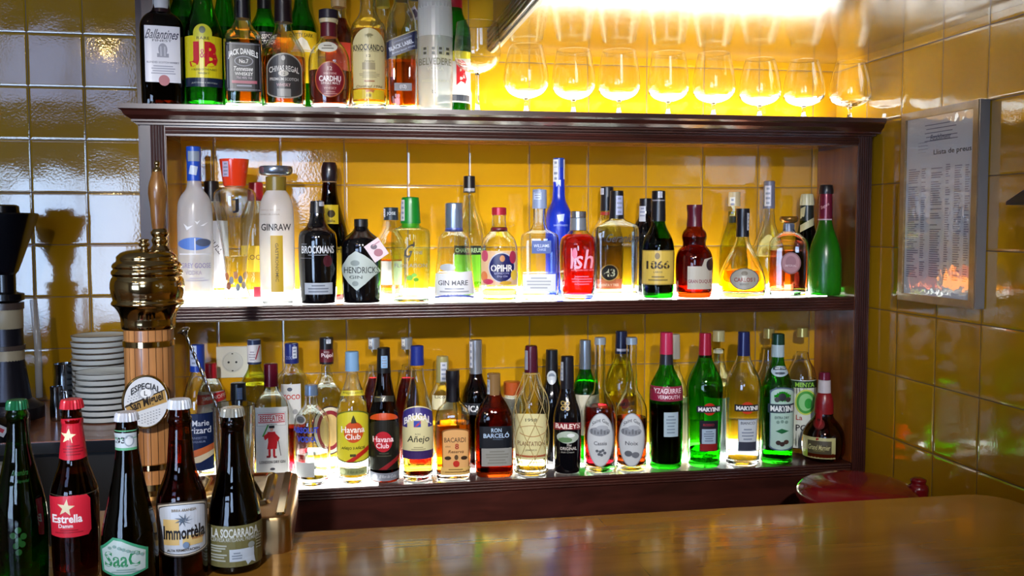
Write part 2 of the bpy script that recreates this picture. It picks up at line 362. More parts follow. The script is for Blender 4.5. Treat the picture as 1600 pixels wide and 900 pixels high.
# ================================================================== THE SHELF UNIT
ZT, ZM, ZL = ZO-.145, ZO-.571, ZO-.980          # upper faces of the three shelves
XA0, XA1 = -1.689, -.014
UNIT = thing('wall_shelf_unit', (-.85, 0, 0), 'dark mahogany wall shelf unit with fluted edges and moulded cornice', 'shelf')
def part(name, bm, mat, lab=None, parent=None, **k):
    o = obj(name, bm, mat, parent or UNIT, **k); o.matrix_parent_inverse = Matrix.Translation(-UNIT.location) if not parent else Matrix()
    if lab: o['label'] = lab
    return o
def flutes_v(bm, x0, x1, z0, z1, y, n):
    w = (x1-x0)/n
    for i in range(n):   # half round reeds standing proud of the post
        c = x0+w*(i+.5); pr = [(c+.5*w*math.sin(a)*.92, y-.45*w*math.cos(a)) for a in [k*PI/6-PI/2 for k in range(7)]]
        A = [bm.verts.new((x, yy, z0)) for x, yy in pr]; B = [bm.verts.new((x, yy, z1)) for x, yy in pr]
        for k in range(6): bm.faces.new((A[k], A[k+1], B[k+1], B[k]))
        bm.faces.new(B); bm.faces.new(A[::-1])
def flutes_h(bm, x0, x1, z0, z1, y, n, m=.45):
    w = (z1-z0)/n
    for i in range(n):
        c = z0+w*(i+.5); pr = [(y-m*w*math.cos(a), c+.5*w*math.sin(a)*.92) for a in [k*PI/6-PI/2 for k in range(7)]]
        A = [bm.verts.new((x0, yy, z)) for yy, z in pr]; B = [bm.verts.new((x1, yy, z)) for yy, z in pr]
        for k in range(6): bm.faces.new((A[k], B[k], B[k+1], A[k+1]))
        bm.faces.new(A); bm.faces.new(B[::-1])
ZB = .62
for (x0, x1, f0, f1, xs) in ((XA0, -1.638, -1.668, -1.640, 'l'), (-.049, XA1, -.045, -.017, 'r')):
    bm = bmesh.new(); box(bm, x0, x1, -.2, -.001, ZB, ZT-.0405); flutes_v(bm, f0, f1, ZB+.001, ZT-.0405, -.2, 5)
    part('side_panel', bm, DARKWOODV if 0 else DARKWOODV)
    bm = bmesh.new()
    if xs == 'l': box(bm, -1.638, -1.6365, -.196, -.001, ZL+.001, ZT-.062)
    else: box(bm, -.0505, -.049, -.196, -.001, ZL+.001, ZT-.062)
    part('side_lining', bm, WARMWOOD, 'warm brown wooden lining of the side panel')
# upward board at the tap end, beside the top shelf
part('upper_side_panel', bx(XA0, -1.665, -.15, -.001, ZT, ZT+.5), DARKWOODV)
# cornice: moulded profile swept along the front and ends
def cornice():
    bm = bmesh.new(); pr = [(.0, .0), (.036, 0), (.036, -.010), (.030, -.014), (.026, -.022), (.014, -.030), (.014, -.034), (.006, -.036), (.006, -.040), (0, -.040)]
    # path corners: left back, left front, right front, right back ; offset o outward
    rows = []
    for o, z in pr:
        rows.append([bm.verts.new(c) for c in ((XA0-o, -.001, ZT+z), (XA0-o, -.2-o, ZT+z), (min(XA1+o, -.0), -.2-o, ZT+z), (min(XA1+o, -.0), -.001, ZT+z))])
    for a, b in zip(rows, rows[1:]):
        for i in range(3): bm.faces.new((a[i], a[i+1], b[i+1], b[i]))
    bm.faces.new(rows[0][::-1]); bm.faces.new(rows[-1])
    bmesh.ops.recalc_face_normals(bm, faces=bm.faces[:])
    return bm
part('cornice', cornice(), DARKWOOD)
bm = bmesh.new(); box(bm, -1.638, -.049, -.198, -.180, ZT-.062, ZT-.040); flutes_h(bm, -1.638, -.049, ZT-.058, ZT-.044, -.198, 2); part('frieze_rail', bm, DARKWOOD)
part('top_panel', bx(-1.638, -.049, -.18, -.001, ZT-.055, ZT-.041), WARMWOOD)
for nm, z, h, n in (('shelf_board', ZM, .033, 5), ('shelf_board', ZL, .026, 4)):
    bm = bmesh.new(); box(bm, -1.636, -.051, -.195, -.001, z-h+.002, z); flutes_h(bm, -1.636, -.051, z-h, z, -.195, n)
    part(nm, bm, DARKWOOD)
bm = bmesh.new(); box(bm, -1.636, -.051, -.196, -.001, ZB, ZL-.0265); part('lower_panel', bm, DARKWOOD)
def led(z, x0, x1, y0, y1, k, label):
    o = obj('backlit_glass_strip', bx(x0, x1, y0, y1, z+.0002, z+.0018), emit_mat('led_glow_'+k, (1., .98, .92), LED[k]))
    tag(o, label, 'shelf light', 'luminous strips along the shelves'); return o
led(ZT, -1.66, -.045, -.150, -.026, 'top', 'glowing opal strip under the glasses along the topmost shelf')
led(ZM, -1.625, -.09, -.138, -.030, 'mid', 'glowing opal strip under the bottles along the middle shelf')
led(ZL, -1.625, -.30, -.108, -.060, 'low', 'glowing opal strip under the bottles along the lowest shelf')
led(ZL, -1.625, -1.20, -.188, -.1085, 'low', 'wide glowing opal panel beside the brass deck at the lowest shelf end')
def led_bar(z, x0, x1, k, label):
    o = obj('led_tube', rbox0(x0, x1, z), emit_mat('led_tube_glow_'+k, (1., .98, .92), BAR[k])); tag(o, label, 'shelf light', 'luminous tubes along the wall')
def rbox0(x0, x1, z):
    bm = bmesh.new(); tube(bm, [(x0, -.0125, z+.013), (x1, -.0125, z+.013)], .0105, 12); return bm
led_bar(ZT, -1.64, -.06, 'top', 'luminous tube lying against the tiles at the back of the topmost shelf')
led_bar(ZM, -1.62, -.10, 'mid', 'luminous tube lying against the tiles at the back of the middle shelf')
led_bar(ZL, -1.62, -.15, 'low', 'luminous tube lying against the tiles at the back of the lowest shelf')
# ================================================================== OVERHEAD CABINET (glossy underside)
SX, SZ, SY = -.905, ZO+.020, -.92
SOFM = nodesmat('glossy_lacquered_underside', lambda t, b, N, L: (b.inputs['Base Color'].__setattr__('default_value', lin('#6a4e26')), b.inputs['Roughness'].__setattr__('default_value', .12), b.inputs['Coat Weight'].__setattr__('default_value', 1.), b.inputs['Coat Roughness'].__setattr__('default_value', .16), b.inputs['Coat IOR'].__setattr__('default_value', 1.6)))
cab = thing('overhead_cabinet', (SX/2, 0, SZ), 'overhead cabinet with glossy underside and fluted dark wooden edge above the stemmed glasses', 'cabinet')
def cpart(name, bm, mat, lab=None):
    o = obj(name, bm, mat, cab); o.matrix_parent_inverse = Matrix.Translation(-cab.location)
    if lab: o['label'] = lab
cpart('underside', bx(SX+.004, -.001, SY+.004, -.001, SZ, SZ+.008), SOFM, 'glossy tan underside')
bm = bmesh.new(); box(bm, SX, -.001, SY, -.001, SZ+.0085, SZ+.42); cpart('body', bm, wood_mat('cabinet_brown_wood', '#5a4028', '#74542f', (10, 10, 2), .3, .3))
bm = bmesh.new(); w = .055/5
for i in range(5):
    c = SZ+.004+w*(i+.5); pr = [(SX-.010-.4*w*math.cos(a), c+.46*w*math.sin(a)) for a in [k*PI/6-PI/2 for k in range(7)]]
    A = [bm.verts.new((x, SY, z)) for x, z in pr]; B = [bm.verts.new((x, -.001, z)) for x, z in pr]
    for k in range(6): bm.faces.new((A[k], A[k+1], B[k+1], B[k]))
box(bm, SX-.010, SX-.0005, SY, -.001, SZ+.003, SZ+.058); cpart('fluted_edge', bm, DARKWOOD, 'dark fluted moulding')
cpart('edge_strip', bx(SX-.006, SX+.003, SY, -.001, SZ-.002, SZ+.002), P('#d8c8a0', .3), 'pale strip painting the lit laminate edge')  # light falling on the laminate edge, put in as a pale strip
# ================================================================== BAR COUNTER
ZBAR = ZO-.84
def bar_top():
    bm = bmesh.new(); pts = [(-4.2, -1.75), (-.215, -1.75)]
    cx_, cy_, r = -.275, -1.0, .06
    pts += [(cx_+r*math.cos(a), cy_+r*math.sin(a)) for a in [k*PI/16 for k in range(9)]]
    pts += [(-1.357, -.94), (-1.357, -.775), (-1.66, -.775), (-1.66, -.94), (-4.2, -.94)]
    v = [bm.verts.new((x, y, ZBAR)) for x, y in pts]; f = bm.faces.new(v)
    g = bmesh.ops.extrude_face_region(bm, geom=[f]); bmesh.ops.translate(bm, verts=[e for e in g['geom'] if isinstance(e, bmesh.types.BMVert)], vec=(0, 0, -.045))
    bmesh.ops.recalc_face_normals(bm, faces=bm.faces[:]); return bm
t = thing('bar_counter', (-1.8, -1.35, 0), 'long bar counter with a glossy honey coloured wooden top', 'bar counter')
o = obj('countertop', bar_top(), BARWOOD, t, bev=.005); o.matrix_parent_inverse = Matrix.Translation(-t.location)
o = obj('counter_front', bx(-4.1, -.26, -1.70, -.98, 0, ZBAR-.045), DARKWOOD, t); o.matrix_parent_inverse = Matrix.Translation(-t.location)
# brass tap deck straddling the bar edge
DX0, DX1, DY0, DY1, DZ = -1.575, -1.350, -1.035, -.785, ZO-.79
t = thing('tap_deck', ((DX0+DX1)/2, (DY0+DY1)/2, ZBAR), 'brass drip deck with a pressed tray panel on the bar beside the beer bottles', 'tap deck')
def rrect(bm, x0, x1, y0, y1, r, z, n=6):
    out = []
    for (cx_, cy_, a0) in ((x1-r, y1-r, 0), (x0+r, y1-r, PI/2), (x0+r, y0+r, PI), (x1-r, y0+r, 1.5*PI)):
        out += [bm.verts.new((cx_+r*math.cos(a0+k*PI/2/n), cy_+r*math.sin(a0+k*PI/2/n), z)) for k in range(n+1)]
    return out
def rbox(rings):
    bm = bmesh.new(); R = [rrect(bm, *r) for r in rings]
    for A, B in zip(R, R[1:]):
        for i in range(len(A)): bm.faces.new((A[i], A[(i+1) % len(A)], B[(i+1) % len(A)], B[i]))
    bm.faces.new(R[0][::-1]); bm.faces.new(R[-1]); return bm
hx, hy, h = (DX1-DX0)/2, (DY1-DY0)/2, DZ-ZBAR
obj('deck_body', rbox([(-hx, hx, -hy, hy, .018, 0), (-hx, hx, -hy, hy, .018, h-.005), (-hx+.002, hx-.002, -hy+.002, hy-.002, .018, h-.001), (-hx+.006, hx-.006, -hy+.006, hy-.006, .016, h)]), BRASSB, t, smooth='angle')
a = .012
def ring_panel(x0, x1, y0, y1, z): return rbox([(x0, x1, y0, y1, .012, z), (x0+.004, x1-.004, y0+.004, y1-.004, .01, z+.004), (x0+.010, x1-.010, y0+.010, y1-.010, .008, z+.004), (x0+.015, x1-.015, y0+.015, y1-.015, .006, z+.0012)])
obj('tray_panel', ring_panel(-.035, hx-.030, -.06, hy-.012, h+.0002), BRASS, t, smooth='angle')
obj('rim_rail', rbox([(hx-.022, hx-.008, -hy+.012, hy-.012, .006, h+.0002), (hx-.020, hx-.010, -hy+.014, hy-.014, .004, h+.003)]), BRASS, t, smooth='angle')
# beer tower
def axis_at(px, py, Y): p = hit(px, py, 1, Y); return p
def scale_at(p):
    d = p-CAM; Z = d.dot(FW); return Z/F_PX*Z/d.length if 0 else Z/F_PX*(Vector((d.x, d.y)).normalized().dot(Vector((FW.x, FW.y)).normalized()))
def pxprof(cx, Y, pts):
    """[(y, halfwidth)] in pixels, bottom first -> (x, [(z, r)]) in metres at depth Y"""
    p = hit(cx, pts[0][0], 1, Y); s = scale_at(p); d = Vector((p.x-CAM.x, p.y-CAM.y)).normalized(); out = []
    for y, hw in pts:
        r = ray(cx, y); k = ((p.x-CAM.x)*d.x+(p.y-CAM.y)*d.y)/(r.x*d.x+r.y*d.y); out.append((CAM.z+r.z*k, hw*s))
    return p.x, out
TY = -.875
tx, pr = pxprof(238, TY, [(735, 40), (512, 40)])
tower = thing('beer_tower', (tx, TY, DZ), 'oak stave beer tower with a polished brass dome and wooden tap handle', 'beer tap')
rw = pr[0][1]; zt = pr[1][0]-DZ
def stave_mat():
    m, t, b = newmat('oak_staves_ribbed'); N, L = t.nodes.new, t.links.new
    tc = N('ShaderNodeTexCoord'); s = N('ShaderNodeSeparateXYZ'); L(tc.outputs['Object'], s.inputs[0])
    at = N('ShaderNodeMath'); at.operation = 'ARCTAN2'; L(s.outputs[1], at.inputs[0]); L(s.outputs[0], at.inputs[1])
    mu = N('ShaderNodeMath'); mu.operation = 'MULTIPLY_ADD'; mu.inputs[1].default_value = 22/(2*PI); mu.inputs[2].default_value = 40; L(at.outputs[0], mu.inputs[0])
    fr = N('ShaderNodeMath'); fr.operation = 'FRACT'; L(mu.outputs[0], fr.inputs[0])
    lt = N('ShaderNodeMath'); lt.operation = 'LESS_THAN'; lt.inputs[1].default_value = .1; L(fr.outputs[0], lt.inputs[0])
    fl = N('ShaderNodeMath'); fl.operation = 'FLOOR'; L(mu.outputs[0], fl.inputs[0]); wn = N('ShaderNodeTexWhiteNoise'); wn.noise_dimensions = '1D'; L(fl.outputs[0], wn.inputs['W'])
    mp = N('ShaderNodeMapping'); mp.inputs['Scale'].default_value = (60, 60, 5); L(tc.outputs['Object'], mp.inputs[0])
    nz = N('ShaderNodeTexNoise'); nz.inputs['Scale'].default_value = 1; nz.inputs['Detail'].default_value = 5; L(mp.outputs[0], nz.inputs['Vector'])
    ad = N('ShaderNodeMath'); ad.operation = 'MULTIPLY_ADD'; ad.inputs[1].default_value = .35; L(wn.outputs['Value'], ad.inputs[0]); L(nz.outputs[0], ad.inputs[2])
    cr = N('ShaderNodeValToRGB'); cr.color_ramp.elements[0].position = .3; cr.color_ramp.elements[0].color = lin('#7a4c28'); cr.color_ramp.elements[1].position = .95; cr.color_ramp.elements[1].color = lin('#b88250'); L(ad.outputs[0], cr.inputs[0])
    mx = N('ShaderNodeMix'); mx.data_type = 'RGBA'; L(lt.outputs[0], mx.inputs[0]); L(cr.outputs[0], mx.inputs[6]); mx.inputs[7].default_value = lin('#3a2214')
    L(mx.outputs[2], b.inputs['Base Color']); b.inputs['Roughness'].default_value = .3; b.inputs['Coat Weight'].default_value = .3; return m
bm = bmesh.new(); lathe(bm, [(.012, rw*.98), (zt+.004, rw*.98)], 48); obj('stave_column', bm, stave_mat(), tower, smooth='angle')
def tz(y, cx=238): return pxprof(cx, TY, [(y, 1)])[1][0][0]-DZ
sT = pr[0][1]/40
bm = bmesh.new(); lathe(bm, [(0, rw*1.35), (.006, rw*1.35), (.012, rw*1.12), (.02, rw*1.05), (.02, rw*.9)], 48); obj('base_flange', bm, BRASS, tower, smooth='angle')
for y in (723, 535):
    bm = bmesh.new(); z = tz(y); lathe(bm, [(z-.005, rw*.97), (z-.004, rw*1.03), (z+.004, rw*1.03), (z+.005, rw*.97)], 48); obj('hoop', bm, BRASS, tower, smooth='angle')
dome = [(514, 38), (512, 42), (506, 43), (497, 43), (487, 46), (478, 52), (475, 57), (471, 57), (468, 54), (458, 57), (446, 58.5), (436, 57), (431, 53), (428, 56), (423, 56), (420, 52), (416, 55), (411, 53), (408, 48), (405, 47), (402, 48), (398, 45), (394, 40), (391, 30), (388, 10)]
bm = bmesh.new(); lathe(bm, chaikin([(tz(y), hw*sT) for y, hw in dome], 1), 56); obj('brass_dome', bm, BRASS, tower, smooth=True)
bm = bmesh.new(); lathe(bm, chaikin([(tz(y), hw*sT) for y, hw in ((400, 12), (392, 7), (386, 5), (384, 9), (380, 9), (378, 5), (376, 8), (374, 8), (373, 4))], 1), 20, off=(-.002, -.006)); obj('finial', bm, BRASS, tower, smooth=True)
hxo = (257-238)*sT; hyo = .012
bm = bmesh.new(); lathe(bm, chaikin([(tz(y), hw*sT) for y, hw in ((400, 22), (390, 17), (383, 11), (379, 13), (375, 14), (371, 11), (367, 14), (363, 15), (360, 12), (357, 10))], 1), 28, off=(hxo, hyo)); obj('handle_socket', bm, BRASS, tower, smooth=True)
bm = bmesh.new(); lathe(bm, chaikin([(tz(y), hw*sT) for y, hw in ((358, 10), (345, 11.5), (322, 12.5), (308, 15), (296, 15.5), (284, 13), (272, 9), (266, 7))], 2), 28, off=(hxo-.0015, hyo)); hnd = obj('tap_handle', bm, wood_mat('handle_wood', '#5a3416', '#8a6230', (40, 40, 5), .3, .3), tower, smooth=True)
bm = bmesh.new(); lathe(bm, chaikin([(tz(y), hw*sT) for y, hw in ((268, 7.5), (265, 8), (262, 5), (259, 3), (255, 5), (252, 4.5), (250, 2.5))], 1), 16, off=(hxo-.0015, hyo)); obj('handle_knob', bm, BRASS, hnd, smooth=True)
# badge on the tower
def flat_map(c, s, cx, cy, tilt=0.):
    # picture units -> plane facing the camera side at point c
    def f(x, y, off): return Vector(((x-cx)*s, -off, -(y-cy)*s))
    return f
bx_, bpr = pxprof(228, TY-.055, [(628, 38), (583, 38)])
sb = bpr[0][1]/38; dcam = Vector((CAM.x-bx_, CAM.y-(TY-.055))); rzb = math.atan2(dcam.x, -dcam.y)
bm = bmesh.new(); rings = []
for yy, k in ((.010, .97), (.002, 1.), (0., .98), (-.001, .93), (.0004, .91)):
    rings.append([bm.verts.new((math.cos(a)*38*sb*k, yy, math.sin(a)*46*sb*k)) for a in [2*PI*i/48 for i in range(48)]])
for A, B in zip(rings, rings[1:]):
    for i in range(48): bm.faces.new((A[i], B[i], B[(i+1) % 48], A[(i+1) % 48]))
bm.faces.new(rings[0]); bm.faces.new(rings[-1][::-1]); bmesh.ops.recalc_face_normals(bm, faces=bm.faces[:])
# stalk to the column
tube(bm, [(0, .008, 0), (0, .03, 0)], .008, 12)
badge = obj('badge', bm, BRASS, tower, smooth='angle', loc=(bx_-tx, -.055, bpr[0][0]-DZ), rot=(0, 0, rzb)); badge['label'] = 'oval silver and brass badge reading ESPECIAL'
SV = '*#c8ccd4'; fm = flat_map(None, sb, 228, 628)
its = [('e', '#c9ced6', 228, 628, 34, 42)]
for i in range(9):
    for j in range(5):
        x, y = 198+i*4.4-j*1.2, 618+j*4.5-i*1.3
        if ((x-228)/31)**2+((y-628)/39)**2 < .93 and y < 628-(x-228)*.33-8: its.append(('r', '#7d838e', x-1.1, y-.7, x+1.1, y+.7))
        x, y = 212+i*4.6, 652+j*4.6-i*1.3
        if ((x-228)/31)**2+((y-628)/39)**2 < .93: its.append(('r', '#7d838e', x-1.1, y-.7, x+1.1, y+.7))
its += [('p', '#a8874c', [(196, 632), (258, 609), (261, 630), (199, 648)]), ('p', '#2c241c', [(195, 636), (258, 610), (258, 608), (195, 633)]),
        ('e', '#a9aeb8', 228, 612, 13, 11), ('e', '#dfe3e8', 228, 613, 8.5, 7.5), ('t', '#4a4a50', 'L', 228, 613, 5, 8),
        ('t', '#2a2c34', 'ESPECIAL', 228, 601, 46, 11, {'arc': 9, 'b': .02}), ('t', '#231a14', 'San Miguel', 229, 629, 55, 19, {'an': -.33, 'sl': .2, 'b': .03})]
label_mesh('badge_face', its, fm, badge, base_off=.0004, step=.00008)
# ================================================================== LEFT RECESS: counter, grinder, plates
ZCN = ZO-.90
t = thing('back_counter', (-2.6, .33, 0), 'brown wooden work counter with a metal edge in the tiled recess', 'counter')
for nm, b_, m_ in (('worktop', bx(-4.0, -1.732, .045, .618, ZCN-.03, ZCN), COUNTWOOD), ('cabinet_body', bx(-4.0, -1.74, .075, .618, 0, ZCN-.031), P('#14100e', .5)), ('edge_strip', bx(-4.0, -1.732, .038, .0445, ZCN-.028, ZCN-.002), STEEL)):
    o = obj(nm, b_, m_, t); o.matrix_parent_inverse = Matrix.Translation(-t.location)
# saucers
def saucer_bm(r):
    bm = bmesh.new(); pr = [(.0, r*.72), (.0015, r*.9), (.003, r*.97), (.012, r), (.0145, r), (.0150, r*.975), (.009, r*.88), (.0055, r*.45), (.005, .002)]
    lathe(bm, pr, 40); return bm
sc0 = thing('saucer', (0, 0, 0), 'x', 'saucer')
CREAM = P('#cfd2cc', .2, coat=.5, name='glazed_cream_china')
obj('dish', saucer_bm(.075), CREAM, sc0, smooth='angle')
bm = bmesh.new(); rr = .0752
lathe(bm, [(.0138, rr*.995), (.0149, rr*1.005), (.0156, rr*.985), (.0146, rr*.97)], 40, cap0=False, cap1=False); obj('rim_band', bm, P('#2a2018', .3), sc0, smooth=True)
ords = ['lowest', 'second', 'third', 'fourth', 'fifth', 'sixth', 'seventh', 'eighth', 'ninth', 'tenth', 'eleventh', 'twelfth', 'thirteenth']
first = True
def place_saucers(px, Y, n, pitch, who, grp):
    global first
    x = hit(px, 640, 1, Y).x
    for i in range(n):
        if first: r = sc0; first = False
        else:
            r = sc0.copy(); COL.objects.link(r)
            for ch in sc0.children: c = ch.copy(); COL.objects.link(c); c.parent = r
        r.location = (x+random.uniform(-.0015, .0015), Y+random.uniform(-.0015, .0015), ZCN+.0005+i*pitch); r.rotation_euler = (0, 0, random.random()*6)
        nm = ords[i]+' from the counter' if i < n-1 else 'topmost'
        r['label'] = '%s saucer in the %s stack of cream saucers' % (nm, who); r['group'] = grp
place_saucers(160, .46, 13, .0158, 'taller', 'saucers in the taller stack'); place_saucers(167, .30, 8, .0158, 'shorter', 'saucers in the shorter stack')
# milk jugs
def jug(px0, px1, ytop, Y, lab):
    cx_ = (px0+px1)/2; x, pr = pxprof(cx_, Y, [(640, 1), (ytop, (px1-px0)/2)]); r = pr[1][1]; h = pr[1][0]-ZCN
    t = thing('milk_jug', (x, Y, ZCN+.0005), lab, 'jug', 'steel jugs on the recess counter')
    bm = bmesh.new(); lathe(bm, chaikin([(0, r*.9), (.004, r), (h*.45, r), (h*.8, r*.86), (h, r*.94)], 1)+[(h, r*.9), (h*.8, r*.82), (h*.4, r*.93), (.006, r*.9)], 36)
    obj('jug_body', bm, P('#9aa0aa', .14, 1.), t, smooth='angle')
    bm = bmesh.new(); tube(bm, [(r*.9, 0, h*.85), (r*1.45, 0, h*.85), (r*1.6, 0, h*.6), (r*1.45, 0, h*.3), (r*.95, 0, h*.25)], .004); obj('handle', bm, STEEL, t, smooth=True)
jug(84, 122, 568, .50, 'tall steel milk jug beside the saucer stacks'); jug(78, 100, 604, .30, 'small steel milk jug in front of the tall jug')
# coffee grinder
gx = hit(2, 400, 1, .34).x
g = thing('coffee_grinder', (gx, .36, ZCN+.0005), 'black coffee grinder with a tapering bean hopper and cream dosing drums', 'grinder')
def gz(y): return pxprof(2, .34, [(y, 1)])[1][0][0]-ZCN
gs = scale_at(hit(2, 400, 1, .34)); BLK = P('#0c0c12', .25, coat=.3, name='black_plastic')
bm = bmesh.new(); lathe(bm, [(0, .085), (.03, .085), (.035, .075), (.05, .055), (gz(560), .04), (gz(475), .04)], 32); obj('grinder_stand', bm, P('#2e2c34', .3, .6), g, smooth='angle')
for y0, y1 in ((618, 548), (515, 484)):
    bm = bmesh.new(); z0, z1 = gz(y0)+.0, gz(y1); lathe(bm, [(z0, 27*gs), (z0+.003, 28*gs), (z1-.003, 28*gs), (z1, 27*gs)], 36); obj('dosing_drum', bm, P('#b8a888', .4, name='cream_plastic'), g, smooth='angle')
for y0, y1 in ((548, 541), (484, 474), (541, 515)):
    bm = bmesh.new(); lathe(bm, [(gz(y0), (26 if y1 == 515 else 30)*gs), (gz(y1), (26 if y1 == 515 else 30)*gs)], 36)
    obj('drum_collar', bm, P('#54443c', .3), g, smooth='angle')
bm = bmesh.new(); tube(bm, [(.068, .0, gz(470)), (.075, 0, gz(540)), (.075, 0, gz(625))], .009, 12); obj('clear_guard', bm, GL('halffrost'), g, smooth=True)
bm = bmesh.new(); lathe(bm, [(gz(474), 20*gs), (gz(470), 31*gs), (gz(460), 31*gs), (gz(457), 18*gs), (gz(430), 18*gs), (gz(425), 22*gs)], 36); obj('grind_head', bm, BLK, g, smooth='angle')
bm = bmesh.new(); lathe(bm, [(gz(426), 21*gs), (gz(345), 52*gs), (gz(335), 55*gs), (gz(333), 53*gs)], 36, sq=.25); obj('hopper', bm, BLK, g, smooth='angle')
bm = bmesh.new(); lathe(bm, [(gz(333), 28*gs), (gz(322), 27*gs), (gz(320), 22*gs)], 30); obj('hopper_lid', bm, BLK, g, smooth='angle')
# coffee machine corner
mx = hit(14, 640, 1, .2).x
g = thing('coffee_machine', (mx-.3, .16, ZCN+.0005), 'dark coffee machine end with a red and white badge behind the green beer bottle', 'coffee machine')
obj('machine_body', rbox([(-.3, .3+.05, -.12, .06, .03, 0), (-.3, .35, -.12, .06, .03, .04), (-.28, .33, -.11, .05, .03, .055)]), P('#1c1c22', .2, .5), g, smooth='angle')
fm2 = lambda x, y, off: Vector(((x-14)*gs*.92+.28, -.1205-off, .045-(y-610)*gs*.9+0))
label_mesh('badge', [('r', '#b8b8bc', 40, 612, 62, 630, .5), ('r', '#b02030', 46, 617, 58, 624, .5)], fm2, g)
g2 = tag(obj('steel_cabinet', bx(-.4, .02, 0, .04, .0, .28), P('#8a8478', .5, name='grey_steel_panel')), 'grey metal appliance panel in front of the recess counter', 'appliance')
g2.location = (hit(16, 700, 1, -.1).x, -.1, ZO-1.2)
# ================================================================== behind the bar: low cabinet and red tub
t = thing('low_cabinet', (-.75, -.41, 0), 'low dark work cabinet between the bar and the shelf unit', 'cabinet')
for nm, b_, m_ in (('worktop', bx(-1.60, -.02, -.62, -.205, .585, .61), P('#2a221e', .35)), ('cabinet_body', bx(-1.58, -.04, -.60, -.21, 0, .5845), P('#14100e', .5))):
    o = obj(nm, b_, m_, t); o.matrix_parent_inverse = Matrix.Translation(-t.location)
tbx, tpr = pxprof(1338, -.46, [(770, 85), (737, 60)]); tr_ = .122
t = thing('ice_bucket', (tbx, -.46, .6105), 'dark red lidded bucket behind the bar below the lowest shelf', 'bucket')
zt_ = ZO-.955-.6105+.004
bm = bmesh.new(); lathe(bm, chaikin([(0, tr_*.85), (.01, tr_*.86), (zt_-.04, tr_*.97), (zt_-.035, tr_)], 1), 48); RED = P('#6e0a14', .22, coat=.5, name='red_plastic'); obj('bucket_body', bm, RED, t, smooth='angle')
bm = bmesh.new(); lathe(bm, chaikin([(zt_-.035, tr_*1.03), (zt_-.02, tr_*1.04), (zt_-.002, tr_*.9), (zt_+.010, tr_*.5), (zt_+.008, .01)], 2), 48); obj('lid', bm, RED, t, smooth=True)
bm = bmesh.new(); lathe(bm, chaikin([(zt_-.04, .02), (zt_-.01, .022), (zt_-.005, .014), (zt_+.004, .018), (zt_+.008, .010)], 1), 20, off=(tr_*1.0+.012, -.02)); obj('spout', bm, RED, t, smooth=True)
# ================================================================== right wall: price list, black bracket
FY0, FY1, FZ0, FZ1 = -.338, -.605, ZO-.567, ZO-.148
t = thing('framed_price_list', (-.001, (FY0+FY1)/2, FZ0), 'framed price list headed Llista de preus hanging on the tiled side wall', 'price list')
hw, h = (FY0-FY1)/2, FZ1-FZ0; bm = bmesh.new()
for y0, y1, z0, z1 in ((-hw, -hw+.016, 0, h), (hw-.016, hw, 0, h), (-hw+.016, hw-.016, 0, .016), (-hw+.016, hw-.016, h-.016, h)): box(bm, -.024, 0, y0, y1, z0, z1)
obj('picture_frame', bm, wood_mat('pale_frame_wood', '#8a6a40', '#a88452', (10, 10, 10), .35, .2), t, bev=.002)
obj('frame_edge', bx(-.0225, -.001, -hw-.004, -hw-.0002, .0, h), P('#8a8480', .35, .6), t)
obj('backing', bx(-.018, -.002, -hw+.015, hw-.015, .015, h-.015), P('#c8c4d4', .4), t)
pw_ = 2*hw-.032; ph = h-.032
def pm(x, y, off): return Vector((-.0182-off, hw-.016-x*pw_, .016+(1-y)*ph))
its = [('r', '#f0eef8', 0, 0, 1, 1), ('t', '#2a2838', 'Llista de preus', .69, .205, .54, .036, {'b': .02})]
rnd = random.Random(3)
for i in range(5): its.append(('r', '#8c88a0', .28+.02*(i % 2), .045+i*.022, .28+rnd.uniform(.3, .6), .050+i*.022))
its.append(('t', '#6a6680', 'Establiment', .52, .12, .3, .035, {'sl': .4}))
for c0, c1 in ((.04, .22), (.25, .33), (.40, .58), (.62, .69), (.75, .86), (.90, .97)):
    y = .27+rnd.uniform(0, .03)
    while y < .9:
        if rnd.random() > .07: its.append(('r', '#908ca4', c0, y, c0+(c1-c0)*rnd.uniform(.55, 1), y+.0055))
        y += .0125
for i in range(4): its.append(('r', '#9a96ac', .2, .14+i*.018, .3+rnd.uniform(0, .1), .143+i*.018))
lo = label_mesh('price_sheet', its, pm, t, base_off=.0003, step=.0001, thin_h=.01)
lo2 = obj('pane', bx(-.0232, -.0222, -hw+.0165, hw-.0165, .0165, h-.0165), GL('window'), t)
bm = bmesh.new(); v = [bm.verts.new(c) for c in ((-.001, -.70, 0), (-.03, -.70, 0), (-.03, -1.0, 0), (-.001, -1.0, 0), (-.001, -.70, .006), (-.03, -.70, .006), (-.03, -1.0, .14), (-.001, -1.0, .14))]
for f in ((3, 2, 1, 0), (4, 5, 6, 7), (0, 1, 5, 4), (1, 2, 6, 5), (2, 3, 7, 6), (3, 0, 4, 7)): bm.faces.new([v[i] for i in f])
o = tag(obj('wall_bracket', bm, P('#141216', .4)), 'black wedge shaped bracket on the side wall beyond the price list', 'bracket'); o.location = (0, 0, ZO-.360)
